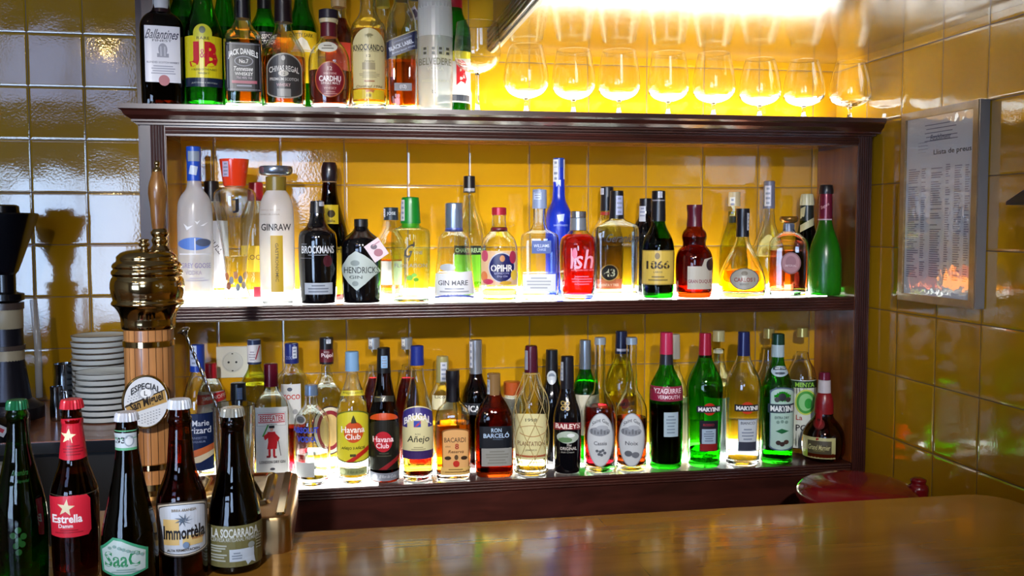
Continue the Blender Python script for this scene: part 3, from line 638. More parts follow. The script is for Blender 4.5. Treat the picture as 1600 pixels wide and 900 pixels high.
# wall socket
sx, spr = pxprof(364, 0, [(565, 25), (541, 25)]); ss = spr[0][1]/25
t = thing('wall_socket', (sx, -.0005, spr[0][0]), 'white wall socket on the tiles behind the bottles of the lowest shelf', 'socket')
bm = bmesh.new(); box(bm, -25*ss, 25*ss, -.010, 0, -25*ss, 25*ss); obj('socket_plate', bm, P('#d4d2c4', .35), t, bev=.003)
bm = bmesh.new(); lathe(bm, [(0, 17*ss), (.002, 17*ss), (.002, 15*ss), (-.004, 14*ss)], 32)
o = obj('socket_face', bm, P('#c4c4bc', .35), t, smooth='angle', loc=(0, -.0102, 0), rot=(PI/2, 0, 0))
bm = bmesh.new(); lathe(bm, [(0, .0026), (.001, .0026)], 10, off=(-6*ss, 0)); lathe(bm, [(0, .0026), (.001, .0026)], 10, off=(6*ss, 0)); box(bm, -.002, .002, 13*ss, 16*ss, 0, .001); box(bm, -.002, .002, -16*ss, -13*ss, 0, .001)
obj('pin_holes', bm, P('#1a1a1a', .5), o)
# ================================================================== BOTTLES
FR_, BK_ = -.150, -.058
SHZ = {'top': ZT, 'mid': ZM, 'low': ZL, 'bar': ZBAR}
GRP = {'top': 'bottles on the topmost shelf', 'mid': 'bottles on the middle shelf', 'low': 'bottles on the lowest shelf', 'bar': 'beer bottles on the bar'}
def interp(pr, z):
    if z <= pr[0][0]: return pr[0][1]
    for (z0, r0), (z1, r1) in zip(pr, pr[1:]):
        if z <= z1: return r1 if z1-z0 < 1e-9 else r0+(r1-r0)*(z-z0)/(z1-z0)
    return pr[-1][1]
def bottle(kind, label, shelf, Y, cx, prof, glass='clear', liquid=None, lvl=None, sq=0., dep=1., caps=(), labels=(), puck=None, turn=0., opaque_liq=None, seg=40):
    """prof: [base halfwidth, (y, halfwidth), ...] in photo pixels, upward; all sizes become metres at this bottle's own place"""
    p = hit(cx, prof[1][0], 1, Y); s = scale_at(p); z0 = SHZ[shelf]+(.0022 if shelf != 'bar' else .0004)
    d = Vector((p.x-CAM.x, p.y-CAM.y)); dist = d.length; d.normalize()
    rz = math.atan2(-d.x, d.y)+turn
    def zat(y, fwd=0.):
        r = ray(cx, y); k = (dist-fwd)/(r.x*d.x+r.y*d.y); return CAM.z+r.z*k-z0
    pr = [(0., prof[0]*s*.93), (.003, prof[0]*s)]+[(zat(y), hw*s) for y, hw in prof[1:]]
    pr = chaikin(pr, 2)
    t = thing(kind, (p.x, Y, z0), label, 'bottle', GRP[shelf], rz)
    g = GL(glass); bm = bmesh.new()
    if glass == 'clear':     # real wall thickness and a heavy base
        wall = .0018; zt_ = pr[-1][0]; inn = [(z, max(.0015, r-wall)) for z, r in pr if .012 < z < zt_-.0005][::-1]
        g = SOLID; lathe(bm, pr+[(zt_-.0004, max(.001, pr[-1][1]-wall))]+inn+[(.0105, max(.002, interp(pr, .011)-.003)), (.0085, .002)], seg, sq, dep)
    else: lathe(bm, pr, seg, sq, dep)
    obj('glass_body', bm, g, t, smooth='angle' if sq > .5 else True)
    clearish = glass in ('clear', 'pale', 'olive', 'halffrost')
    if puck is None: puck = clearish
    if glass == 'clear': puck = False
    if puck:
        bm = bmesh.new(); rb = prof[0]*s-.0012; lathe(bm, [(.0006, rb*.94), (.0035, rb), (.009, rb), (.0075, rb*.5), (.0095, .002)], seg, sq, dep); obj('glass_base', bm, SOLID, t, smooth='angle')
    if liquid:
        zl = zat(lvl) if lvl else pr[-1][0]*.8; lp = [(z, max(.0012, r-.0026)) for z, r in pr if .0135 < z < zl]
        z00 = .0125; lp = [(z00, max(.002, interp(pr, z00)-.0035))]+lp+[(zl, max(.002, interp(pr, zl)-.0026))]
        lp2 = [lp[0]]
        for q in lp[1:]:
            if q[0] > lp2[-1][0]+1e-5: lp2.append(q)
        bm = bmesh.new(); lathe(bm, lp2, seg, sq, dep); obj('liquid', bm, liq(liquid), t, smooth='angle')
    allp = [pr]
    for cp in caps:
        nm, colr, metal, cpr = cp[:4]; star = cp[4] if len(cp) > 4 else None
        q = [(zat(y), hw*s) for y, hw in cpr]
        q2 = chaikin(q, 1) if len(q) > 2 else q
        top = q2[-1]; q2 = q2[:-1]+[(top[0]-.0012, top[1]), (top[0], top[1]*.88)] if len(q) <= 3 else q2
        bm = bmesh.new(); csq = sq if nm == 'shoulder_cover' else 0
        lathe(bm, q2, 42 if star else 28, csq, dep if csq else 1., star=star); mt = colr if isinstance(colr, bpy.types.Material) else P(colr, .3 if not metal else .25, metal, coat=.2)
        obj(nm, bm, mt, t, smooth='angle'); allp.append(q2)
    def R(z, capq):
        r = interp(pr, z) if z <= pr[-1][0] else 0
        isb = True
        for q in allp[1:]:
            if q[0][0]-.0003 <= z <= q[-1][0]+.0003:
                rr = interp(q, z)
                if rr > r: r = rr; isb = False
        return max(r, .003), isb
    n = 2+sq*5
    def mapf(x, y, off):
        z = zat(y); r, isb = R(z, 0); z = zat(y, r*dep*.9); r, isb = R(z, 0)
        dd = (dep if r > .016 else dep+(1-dep)*min(1., (.016-r)/.004)) if isb else 1.; nn = n if isb else 2
        u = (x-cx)*s; a = r+off; u = max(-a*.985, min(a*.985, u)); f = (1-abs(u/a)**nn)**(1/nn)
        return Vector((u, -f*(r*dd+off), z))
    for lb in labels:
        nm, its = lb[0], lb[1]
        label_mesh(nm, its, mapf, t, lb[2] if len(lb) > 2 else None)
    return t
def T(c, s, x, y, w, h, **k): return ('t', c, s, x, y, w, h, k)
def lines(c, x0, x1, y0, y1, n, seed=1):
    """rows of print too small to read"""
    r = random.Random(seed); out = []
    for i in range(n):
        y = y0+(y1-y0)*(i+.5)/n; h = (y1-y0)/n*.22; w = (x1-x0)*r.uniform(.55, 1)/2; m_ = (x0+x1)/2
        out.append(('r', c, m_-w, y-h, m_+w, y+h))
    return out
SCREW = lambda c, y1, y0, hw, m=0.: ('cap', c, m, [(y1, hw*1.0), (y0, hw)])
STRIP = lambda x0, y0, x1, y1, c='#c8ccd8': ('tax_strip', [('r', c, x0, y0, x1, y1)]+lines('#8890a8', x0+1, x1-1, y0+1, y1-1, 4))
W_, K_, R_, G_ = '#e6e4e0', '#141216', '#b01420', '#c8a048'
# ---------------------------------------------------------------- topmost shelf
bottle('whisky_bottle', 'dark whisky bottle with large white label and pink seal at the topmost shelf end', 'top', FR_, 253,
 [34, (60, 35), (38, 34), (26, 26), (18, 13), (-10, 12), (-40, 12)], 'dkbrown', 'dark', 45, sq=.55, dep=.72,
 caps=[('capsule', '#c8c8cc', 0, [(18, 14), (-10, 13), (-44, 13)]), ('neck_ring', '#241018', 0, [(21, 15.5), (14, 14.2)])],
 labels=[('label', [('r', '#dcdae2', 226, 41, 281, 129), T('#2a2a48', 'Ballantines', 254, 54, 50, 15, sl=.35, b=.01), T('#4a4a5c', 'FINEST', 253, 64, 30, 3.5),
  ('e', '#8a8a98', 254, 78, 7, 10), ('r', '#8a8a98', 245, 84, 263, 90), ('r', '#b8b8c4', 250, 73, 252, 88), ('r', '#b8b8c4', 256, 73, 258, 88), T('#6c6c80', 'BLENDED SCOTCH WHISKY', 254, 98, 50, 3)]
  + lines('#9c9cac', 231, 277, 102, 117, 4, 3)+[('e', '#a8505c', 255, 126, 8.5, 8.5)], 'white label with pink round seal')])
bottle('whisky_bottle', 'bright green bottle with yellow label and large red J and B letters', 'top', FR_, 319,
 [29, (100, 30), (54, 30), (40, 27), (22, 20), (4, 15), (-30, 12.5), (-45, 13)], 'green', 'green', 60,
 caps=[('capsule', '#b02028', 0, [(-20, 14), (-48, 14)])],
 labels=[('label', [('r', '#d8c818', 290, 56, 347, 124), ('a', '#c8c430', 303, 38, 332, 58, 14), ('e', '#6a705c', 317, 47, 5, 5.5), T('#5a5a20', 'RARE', 318, 60, 20, 4.5),
  T('#c41420', 'J', 304, 85, 15, 39, b=.06), T('#c41420', 'B', 330, 85, 20, 39, b=.05), T('#c41420', '&', 317, 84, 9, 14), T('#5a6020', 'A BLEND OF THE PUREST', 319, 109, 40, 3), T('#5a6020', 'WHISKY', 318, 115, 18, 3), ('c', '#14203a', 290, 121, 347, 135, -1), T('#a0a8a0', 'JUSTERINI & BROOKS', 319, 130, 40, 3)])])
bottle('whisky_bottle', 'square clear whiskey bottle with a black label and white arched lettering', 'top', -.156, 380,
 [29, (100, 30), (68, 30), (55, 28.5), (46, 18), (34, 12.5), (0, 12), (-30, 13), (-42, 13)], 'clear', 'amber', 66, sq=.75, dep=.95,
 caps=[('capsule', '#15121c', 0, [(30, 13.5), (0, 12.6), (-20, 14), (-48, 14)])],
 labels=[('label', [('r', K_, 353, 67, 408, 143), ('r', '#8a8a94', 355, 69, 406, 69.8), ('r', '#8a8a94', 355, 140, 406, 140.8), ('r', '#8a8a94', 355, 72, 355.8, 138), ('r', '#8a8a94', 405.2, 72, 406, 138),
  T(W_, 'JACK DANIELS', 380, 82, 46, 12, arc=6, b=.03), ('e', '#8c8c96', 381, 96, 14.5, 8), ('e', K_, 381, 96, 13, 6.8), T(W_, 'No.7', 381, 96, 14, 6.5), T(W_, 'Tennessee', 380, 108, 30, 7, sl=.2),
  T(W_, 'WHISKEY', 381, 116, 28, 5.5), T('#b8a8b0', '70cl 40% Vol', 381, 122, 24, 4), ('r', '#a85060', 362, 126.5, 401, 131)]+lines('#9090a0', 362, 400, 132, 137, 1))])
bottle('whisky_bottle', 'short round shouldered whisky bottle with a dark grey arched shield label', 'top', -.135, 444,
 [33, (120, 34.5), (92, 34.5), (78, 32), (64, 24), (50, 15), (36, 12.5), (20, 12), (-20, 12)], 'clear', 'orange', 90, dep=.8,
 caps=[('capsule', '#1c1014', 0, [(36, 14.5), (10, 13.5), (0, 13.5), (-26, 14)])],
 labels=[('label', [('a', '#9c9484', 417, 83, 472, 154, 24, 10), ('a', '#34302e', 418.5, 85, 470.5, 152, 23, 9), ('e', '#b8b4ac', 443, 91, 3, 4), T('#d8d4cc', 'CHIVAS REGAL', 444, 107, 46, 9, arc=3), ('e', '#b8b0a0', 443, 115, 8, 4.5), T('#2a2624', '12', 443, 115, 6, 5),
  T('#c8c4bc', 'PREMIUM SCOTCH', 444, 124, 44, 4.5), T('#c8a0a0', 'WHISKY', 443, 133, 22, 5), ('r', '#8a8680', 433, 139, 454, 151)])])
bottle('whisky_bottle', 'bulbous amber whisky bottle with a round dark red label and cork top', 'top', FR_, 515,
 [29, (150, 32), (115, 33), (90, 32), (76, 26), (65, 16), (57, 12.5), (37, 12), (31, 15)], 'clear', 'orange', 112, dep=.85,
 caps=[('lip_ring', '#c8b890', 0, [(37, 14), (30, 15)]), ('cork_top', '#241c28', 0, [(30, 15.5), (16, 15)]), ('neck_sleeve', '#5a1420', 0, [(59, 13.4), (37, 12.8)])],
 labels=[('label', [('e', '#b8602c', 516, 124, 23, 28), ('e', '#7c1220', 516, 124, 21.5, 26.5), T('#d8c0b8', '12', 516, 107, 7, 6), T('#f0e0dc', 'CARDHU', 516, 123, 34, 9, b=.03), T('#d8a8a0', 'SPEYSIDE', 516, 115, 20, 3), T('#e8d0c8', 'SINGLE MALT', 517, 130, 30, 4), T('#d8a8a0', 'WHISKY', 516, 138, 20, 4)]+lines('#c08880', 505, 528, 142, 148, 2), 'round dark red label'),
  ('neck_tag', [('e', '#e0dac8', 513, 74, 15, 8)]+lines('#8a8070', 503, 523, 70, 78, 2))])
bottle('whisky_bottle', 'clear round shouldered bottle with a tall cream arched label and yellow base label', 'top', FR_, 576,
 [27, (100, 28.5), (52, 28.5), (38, 25), (27, 16), (16, 12.5), (-20, 12), (-40, 12)], 'clear', 'gold', 48,
 caps=[('capsule', '#3a2418', 0, [(-8, 13), (-44, 13)])],
 labels=[('label', [('a', '#d8c890', 552, 44, 601, 138, 26), T('#2c2620', 'KNOCKANDO', 576, 74, 47, 10, arc=1, b=.02), T('#8a7c58', 'PURE SINGLE MALT', 576, 80, 34, 2.6), T('#6a5c40', '12', 576, 87.5, 7, 4), ('r', '#a89870', 566, 98, 586, 109), T('#7a6c4c', 'Justerini', 577, 96, 16, 4, sl=.3)]+lines('#a89870', 560, 594, 112, 122, 4)+[('r', '#a86a48', 569, 126, 585, 128), T('#8a6c40', 'Distilled 1996', 577, 135, 40, 4, sl=.3)], 'cream arched label'),
  ('base_label', [('r', '#e0c028', 552, 140, 600, 155), T('#5a4a20', '18', 576, 149, 7, 5), ('p', '#c87830', [(570, 140), (585, 140), (583, 145), (577.5, 143), (572, 145)])])])
bottle('whisky_bottle', 'square amber bottle with a slanted dark blue label', 'top', FR_, 628,
 [23, (100, 23.8), (42, 23.8), (25, 20), (8, 12), (-10, 10), (-40, 10)], 'clear', 'orange', 96, sq=.85, dep=1.,
 caps=[('capsule', '#1a1a20', 0, [(2, 11.5), (-46, 11.5)])],
 labels=[('label', [('p', '#161c40', [(604.5, 66), (652, 47), (652, 75), (604.5, 93)]), ('p', '#a89468', [(604.5, 64.5), (652, 45.5), (652, 47), (604.5, 66)]), T('#c8ccd8', 'BLACK LABEL', 627, 71, 40, 6.5, an=-.38, b=.03), T('#8890b0', 'JOHNNIE WALKER', 630, 62, 30, 3, an=-.38), T('#a8b0c8', 'Blended Scotch Whisky', 631, 78, 38, 4, an=-.38, sl=.3)], 'slanted dark blue label'),
  ('small_label', [('r', '#38303c', 616, 130, 643, 142), T('#b8b0b8', '(12)', 629.5, 136, 10, 7)])])
bottle('vodka_bottle', 'frosted white vodka bottle with grey lettering and a palace motif', 'top', FR_, 680,
 [26.5, (100, 27.6), (12, 27.4), (-8, 24), (-24, 11), (-45, 10)], 'halffrost', 'clear', 57,
 caps=[('cap', '#d0d4dc', 0, [(-44, 12), (-62, 12)])],
 labels=[('frosting', [('r', GL('frost'), 653, -6, 708, 55)], 'white frosted shoulder with branches'), ('lettering', [T('#5c5c50', 'BELVEDERE', 680, 96, 50, 11, b=.01), T('#a8a8a0', 'VODKA', 680, 107, 26, 6), T('#a0a090', 'WIELKOPOLSKA', 680, 126, 42, 4, sl=.3), T('#4a4a44', 'bL', 678, 143, 6, 6)]
  + [('r', '#8c8c78', x, 72, x+1.6, 86) for x in (659, 668, 677, 683, 692, 701)]+[('r', '#3c3c34', x, y, x+4.5, y+4) for x in (662, 675, 686, 697) for y in (74, 81)])])
bottle('whisky_bottle', 'green bottle half hidden behind the frosted white bottle, red letters on white label', 'top', BK_, 708,
 [26, (100, 28), (48, 28), (36, 22), (20, 15), (0, 13), (-30, 12)], 'green', 'green', 60, caps=[('capsule', '#a81828', 0, [(14, 15), (-20, 14), (-40, 14)])],
 labels=[('label', [('r', '#e8e4d8', 682, 80, 735, 160), ('r', '#d8c820', 682, 80, 735, 96), T('#c01820', 'J', 700, 114, 12, 36, b=.05), T('#c01820', 'B', 721, 116, 16, 34, b=.05), ('r', '#30343c', 682, 148, 733, 158)])])
bottle('whisky_bottle', 'green bottle standing behind the dark whisky bottle at the shelf end', 'top', BK_, 287, [24, (80, 26), (30, 26), (15, 20), (0, 14), (-40, 12)], 'green', 'green', 30, caps=[('capsule', '#d8d8d0', 0, [(-20, 13), (-44, 13)])])
bottle('whisky_bottle', 'dark green bottle seen only between the red lettered bottle and the square whiskey', 'top', BK_, 352, [22, (80, 24), (45, 24), (25, 18), (0, 12), (-40, 11)], 'green', 'green', 45, caps=[('capsule', '#d8c8a0', 0, [(-20, 13), (-44, 13)])])
bottle('whisky_bottle', 'rear green bottle with dark foil and a black and white scotch label', 'top', BK_, 414, [24, (80, 25), (45, 25), (36, 20), (22, 12), (0, 10), (-40, 10)], 'green', 'green', 45,
 caps=[('foil', '#16161c', 0, [(16, 11.5), (-14, 11), (-40, 11)])], labels=[('label', [('r', '#26242a', 400, 50, 438, 74), T(W_, 'PASSPORT', 417, 57, 30, 7, an=-.1, b=.02), T(W_, 'SCOTCH', 417, 66, 24, 7, an=-.1, b=.02)])])
bottle('whisky_bottle', 'rear green bottle with a yellow label carrying a white sailing ship', 'top', BK_, 472, [23, (80, 24), (44, 23), (28, 18), (10, 11), (-30, 10)], 'green', 'green', 44, caps=[('cap', '#181818', 0, [(-24, 11), (-42, 11)])],
 labels=[('label', [('r', '#e8c020', 449, 48, 495, 130), T('#3a3018', 'CUTTY SARK', 472, 55, 36, 6), ('p', '#f0ecd8', [(458, 78), (466, 62), (472, 58), (480, 64), (486, 78)]), ('r', '#e8e0c0', 455, 79, 489, 81)])])
bottle('whisky_bottle', 'rear reddish brown bottle with a tan neck behind the cork topped bottle', 'top', BK_, 530, [21, (80, 23), (52, 23), (36, 15), (20, 11), (-20, 10)], 'clear', 'cola', 30, caps=[('capsule', '#a88858', 0, [(12, 12), (-26, 12)])], labels=[('label', [('r', '#b83a28', 509, 66, 551, 110)])])
bottle('whisky_bottle', 'rear clear bottle with a yellow strip over its neck beside the cream label bottle', 'top', BK_, 599, [20, (80, 22), (40, 22), (24, 12), (-20, 9)], 'clear', 'yellow', 70, caps=[('capsule', '#c8b840', 0, [(12, 10.5), (-30, 10)])], labels=[('label', [('r', '#e0dcc8', 580, 70, 618, 120)])])
bottle('whisky_bottle', 'rear clear bottle with a tilted grey tag between two front bottles', 'top', BK_, 648, [20, (80, 22), (50, 22), (34, 14), (0, 9), (-20, 9)], 'clear', 'gold', 90, caps=[('capsule', '#5a5460', 0, [(0, 10), (-30, 10)])], labels=[('tag', [('r', '#d8ccd4', 641, 12, 655, 32, -.6), ('r', '#6a5868', 643, 16, 653, 28, -.6)])])
# ---------------------------------------------------------------- middle shelf, front row
bottle('vodka_bottle', 'tall frosted vodka bottle with a blue capsule and flying birds', 'mid', FR_, 306, [27, (400, 28.5), (320, 28), (306, 22), (296, 13), (285, 10.5), (232, 10.5)], 'frost', 'clear', 402,
 caps=[('capsule', '#1c50c0', 0, [(283, 11.3), (245, 11.3), (229, 11.5)])],
 labels=[('neck_window', [('r', '#8c98a8', 297, 236, 315, 252), ('r', '#c8d4e4', 299, 259, 311, 273, .2)]), ('picture', [('e', '#6088d8', 304, 381, 25, 10), ('r', '#e8eaf2', 304, 372, 306, 398), ('e', '#5a6480', 318, 379, 12, 6), ('r', '#f0f2f8', 281, 396, 332, 398)], 'blue landscape picture'),
  ('lettering', [T('#9088b8', 'GREY GOOSE', 306, 415, 46, 8, b=.01), T('#a8a0b8', 'VODKA', 302, 426, 26, 7), ('p', '#f4f6fa', [(288, 349), (293, 360), (303, 352), (294, 357)]), ('p', '#f4f6fa', [(305, 345), (309, 351), (314, 344), (309, 348)]), ('p', '#f4f6fa', [(314, 353), (319, 350), (326, 347), (319, 353)])]+lines('#b8b4c8', 288, 326, 433, 440, 2))])
bottle('tequila_bottle', 'clear waisted bottle with a wide orange stopper and black J monogram', 'mid', FR_, 370, [23, (462, 22), (445, 15), (430, 17.5), (405, 19), (370, 24), (340, 30), (312, 33), (302, 33), (296, 28), (291, 14)], 'clear', 'clear', 400,
 caps=[('stopper', P('#f0401c', .15, coat=.5, trans=.0), 0, [(291, 17), (288, 18), (252, 23), (249, 23)])],
 labels=[('lettering', [T('#1a1818', 'J', 371, 323, 10, 20, b=.03), ('r', '#1a1818', 366, 311, 376, 313), T('#3a3834', 'J U N E', 370, 339, 30, 4)]), STRIP(352, 252, 361, 276, '#c8b8d0'),
  ('base_pattern', [('e', c, x, y, 3.5, 6) for c, x, y in (('#c87848', 355, 432), ('#a8a8b0', 362, 438), ('#d89868', 369, 430), ('#8890a0', 376, 437), ('#c8a078', 384, 431), ('#b07050', 358, 447), ('#98a0a8', 372, 449), ('#b8a898', 381, 446))])])
bottle('gin_bottle', 'pale frosted gin bottle with a flat silver disc top and a narrow yellow label', 'mid', FR_, 434, [25, (450, 27.5), (335, 27.5), (316, 25), (303, 19), (296, 14)], 'frost', 'clear', 445, puck=True,
 caps=[('collar', '#8a7428', 0, [(298, 16), (276, 16)]), ('disc_top', '#98a0b0', .8, [(274, 22), (271, 26), (263, 26.5), (260, 25)])],
 labels=[('lettering', [T('#26242c', 'GINRAW', 433, 355, 46, 11, b=.02), T('#a8a098', 'SMALL BATCH', 424, 328, 30, 2.5), T('#8a8480', 'BARCELONA', 424, 335, 30, 2.5)]), ('label', [('r', '#d8b030', 424, 368, 443, 456), T('#6a5420', 'GASTRONOMIC', 433.5, 410, 60, 5, an=PI/2)], 'narrow upright yellow label')])
bottle('gin_bottle', 'black cylindrical gin bottle with white lettering and a silver plate label', 'mid', FR_, 497, [28, (420, 30.5), (372, 30.5), (362, 28), (355, 18), (345, 13), (330, 11), (316, 10.5)], 'black',
 caps=[('cap', '#141318', 0, [(333, 12), (314, 10.5)])],
 labels=[('label', [('r', '#b4bcc8', 476, 442, 519, 460)]+lines('#707888', 480, 514, 444, 458, 3), 'silver grey plate'), ('lettering', [T('#d8dade', 'BROCKMANS', 497, 390, 50, 12, b=.02), ('r', '#8a8c94', 472, 381, 480, 382), ('r', '#8a8c94', 482, 398, 512, 399), ('r', '#6a6c74', 470, 403, 490, 403.8), ('e', '#4a1420', 512, 408, 7, 9)]), STRIP(500, 312, 508, 322)])
bottle('gin_bottle', 'squat black apothecary gin bottle with a diamond label and a hanging neck tag', 'mid', FR_, 565, [30, (420, 31.5), (385, 31.5), (374, 29), (366, 19), (360, 12), (350, 9.5), (345, 10)], 'black',
 caps=[('cap', '#141418', 0, [(354, 11), (342, 11)])],
 labels=[('label', [('p', '#b8c4c0', [(556, 392), (570, 399), (582, 408), (595, 424), (583, 432), (570, 444), (557, 454), (544, 442), (536, 430), (534, 421), (536, 414), (545, 400)]), T('#2c3434', 'HENDRICKS', 565, 422, 54, 10, b=.01), T('#4a5454', 'GIN', 556, 433, 20, 5), ('e', '#8a9694', 555, 411, 7, 4.5), ('e', '#8a9694', 555, 443, 5, 4)], 'pale diamond label')])
tg = [o for o in COL.objects if o.name == 'gin_bottle.002'][0]
tm = scale_at(tg.location)
o = label_mesh('neck_tag', [('r', '#e0ccd4', -13, -15, 13, 15, -.6), ('e', '#a86878', 3, 4, 7, 6), ('e', '#6a5a68', -4, -5, 5, 4), ('r', '#b88898', -7, -11, 6, -9, -.6)], lambda x, y, off: Vector((x*tm, -off, -y*tm)), tg, 'pinkish square paper tag'); o.location = (23*tm, -.046, .130-.012)
bottle('gin_bottle', 'clear pale green gin bottle with a tall bright green cap', 'mid', FR_, 642, [29, (420, 30.5), (364, 30.5), (358, 28), (354, 15), (346, 13)], 'pale', 'clear', 388,
 caps=[('collar', '#48a020', 0, [(356, 14), (348, 14)]), ('cap', '#0c7c24', 0, [(349, 16), (312, 14), (308, 13)])],
 labels=[('lettering', [T('#201e1c', 'G', 639, 392, 12, 22, sl=.4), ('r', '#201e1c', 640, 392, 641.5, 408, .35), T('#201e1c', "'", 647, 381, 2, 6), T('#9a988c', 'VINE', 653, 395, 14, 5), T('#8c8890', 'FLORAISON', 642, 415, 50, 6)]), ('leaf_print', [('e', '#78c040', 640, 434, 5, 4), ('e', '#90d058', 647, 430, 4, 3), ('e', '#68b038', 650, 437, 4, 3)]), STRIP(627, 312, 633, 345, '#c8c8cc')])
bottle('gin_bottle', 'clear gin bottle flaring to its base with a metallic blue grey cap', 'mid', FR_, 710, [33, (455, 32), (376, 25), (370, 24), (362, 16), (356, 12)], 'clear', 'clear', 425,
 caps=[('collar', '#4858a8', 0, [(362, 14.5), (355, 13.5)]), ('cap', '#8c9cb8', .7, [(356, 14), (320, 14), (317, 13)])],
 labels=[('label', [('p', '#e6e8ee', [(681, 428), (737, 424), (741, 460), (679, 462)]), T('#3c3c48', 'GIN MARE', 708, 442, 46, 8, b=.01)]+lines('#9ca0b0', 686, 734, 449, 458, 2)+[('e', '#b8bcc4', 700, 418, 12, 6)], 'white band label'), ('base_wave', [('c', '#5a68c0', 680, 464, 740, 467, 4)])])
bottle('gin_bottle', 'small rounded bottle with a round dark blue label and red cord at its neck', 'mid', FR_, 780, [27, (455, 29.5), (390, 29.5), (374, 26), (364, 17), (358, 11.5), (336, 10.5)], 'clear', 'yellow', 452,
 caps=[('stopper', '#b82838', .3, [(336, 11.5), (324, 11.5)]), ('cord', '#6c1c28', 0, [(362, 12.5), (358, 13.5), (355, 12)])],
 labels=[('wrap_label', [('r', '#e0b890', 752, 392, 808, 446), ('e', '#c04868', 758, 400, 5, 9), ('e', '#a83050', 801, 402, 5, 10), ('e', '#e8c038', 803, 430, 5, 8), ('e', '#d87840', 757, 432, 5, 8), ('e', '#c03858', 763, 440, 8, 4), ('e', '#d0a030', 790, 442, 9, 3)]), ('label', [('e', '#c0c0d0', 784, 418, 20.5, 23.5), ('e', '#1c1c58', 784, 418, 19, 22), T('#e8e4e0', 'OPIHR', 784, 419, 34, 11, b=.03), ('e', '#c88858', 785, 404, 4, 5), T('#a8a8d0', 'LONDON', 784, 427, 22, 3), T('#a8a8d0', 'Dry Gin', 785, 432, 16, 4, sl=.2)], 'round dark blue label')])
bottle('spirit_bottle', 'flat clear square shouldered bottle with a small blue plate label', 'mid', FR_, 843, [29, (440, 30), (375, 30), (366, 28), (362, 20), (356, 10.5), (325, 9.5), (300, 9.5)], 'clear', 'clear', 426, sq=.6, dep=.6,
 caps=[('capsule', '#8c9cc0', 0, [(326, 11.5), (296, 11)])],
 labels=[('label', [('r', '#2c4c98', 831, 376, 861, 396), T('#c8d4f0', 'WILLIAMS', 846, 384, 24, 5), T('#a8b8e0', 'CHASE', 846, 390, 14, 4)]), ('lower_label', [('r', '#dcdee2', 817, 428, 868, 455)]+lines('#a8acb4', 822, 862, 432, 452, 4)), STRIP(834, 295, 846, 312, '#b8c8e8')])
bottle('gin_bottle', 'bright red bottle with pink script lettering and a silver cap', 'mid', -.158, 903, [23, (455, 27), (420, 30), (382, 30), (371, 27), (364, 17), (358, 12), (342, 11)], 'clear', 'red', 366, puck=False,
 caps=[('neck_sleeve', '#9098a4', .5, [(360, 13.5), (340, 12.5)]), ('cap', '#a8aab4', .9, [(340, 12.5), (330, 12.5)])],
 labels=[('lettering', [T('#f4a8bc', 'ish', 910, 405, 34, 30, sl=.15, b=.01), ('r', '#f4a8bc', 892, 388, 894, 418), ('e', '#e87090', 898, 396, 4, 8), T('#e890a0', 'LONDON DRY GIN', 910, 422, 34, 2.5)]+lines('#f07890', 892, 926, 430, 446, 4))])
bottle('gin_bottle', 'large clear square bottle with black script lettering and a black cap', 'mid', -.130, 963, [34.5, (440, 35.5), (362, 35.5), (354, 33.5), (348, 22), (343, 11), (335, 10)], 'clear', 'clear', 354, sq=.85, dep=.5, turn=.18,
 caps=[('cap', '#16161c', 0, [(342, 11.5), (298, 10.5)])], labels=[('lettering', [T('#26242a', 'Geranium', 970, 372, 52, 13, sl=.4), T('#8a8890', 'GIN', 975, 382, 14, 3)]), STRIP(960, 306, 971, 336, '#a8b0d8')])
bottle('brandy_bottle', 'near black bottle with a wide gold label reading 1866', 'mid', FR_, 1028, [24, (440, 25.5), (386, 25.5), (372, 22), (358, 14), (348, 10.5), (330, 10)], 'dkgreen', 'dark', 372,
 caps=[('foil', '#14141a', 0, [(346, 11.5), (320, 11), (298, 10.5)])],
 labels=[('label', [('r', '#a88c38', 1003, 391, 1053, 445), ('r', '#d8b850', 1004.5, 392.5, 1051.5, 443.5), T('#3a2c20', '1866', 1028, 414, 36, 13, b=.03), ('e', '#8a7440', 1027, 400, 4, 5), T('#6a5830', 'LARIOS', 1028, 425, 14, 3)]+lines('#8a7438', 1012, 1044, 430, 440, 2), 'gold label'), STRIP(1027, 299, 1034, 309), ('foil_band', [('r', '#8a8890', 1018, 312, 1038, 314)])])
bottle('brandy_bottle', 'burgundy decanter bottle with a bulged neck and off-centre cream label', 'mid', FR_, 1084, [27, (455, 29), (405, 29.5), (392, 26), (384, 18), (378, 18), (370, 20), (362, 18), (356, 12), (338, 11)], 'brown', 'cola', 370,
 caps=[('capsule', '#5c0f24', 0, [(354, 12.5), (336, 11), (324, 12.5), (320, 12)])],
 labels=[('label', [('p', '#c8c0b0', [(1074, 416), (1096, 416), (1100, 405), (1112, 402), (1112, 452), (1074, 452)]), T('#8a2838', 'GRAN DUQUE', 1093, 440, 36, 6.5), ('e', '#2a2028', 1109, 414, 6, 9)], 'cream label with dark seal')])
bottle('brandy_bottle', 'low flaring amber bottle with a black neck foil and oval silver label', 'mid', FR_, 1159, [36, (450, 38), (430, 36), (405, 26), (385, 14), (370, 9.5), (340, 9.5)], 'clear', 'amber', 422,
 caps=[('foil', '#15151f', 0, [(370, 10.5), (352, 9.8), (340, 10.5), (326, 10.5)])],
 labels=[('label', [('e', '#6c6458', 1163, 436, 22.5, 17), ('e', '#a8a498', 1163, 436, 21, 15.5), T('#8a2c28', 'CARLOS I', 1163, 437, 32, 6.5, b=.02), ('e', '#807868', 1163, 427, 5, 3.5), T('#6a6458', 'BRANDY', 1163, 444, 14, 3)], 'oval silver label'), STRIP(1166, 333, 1170, 360)])
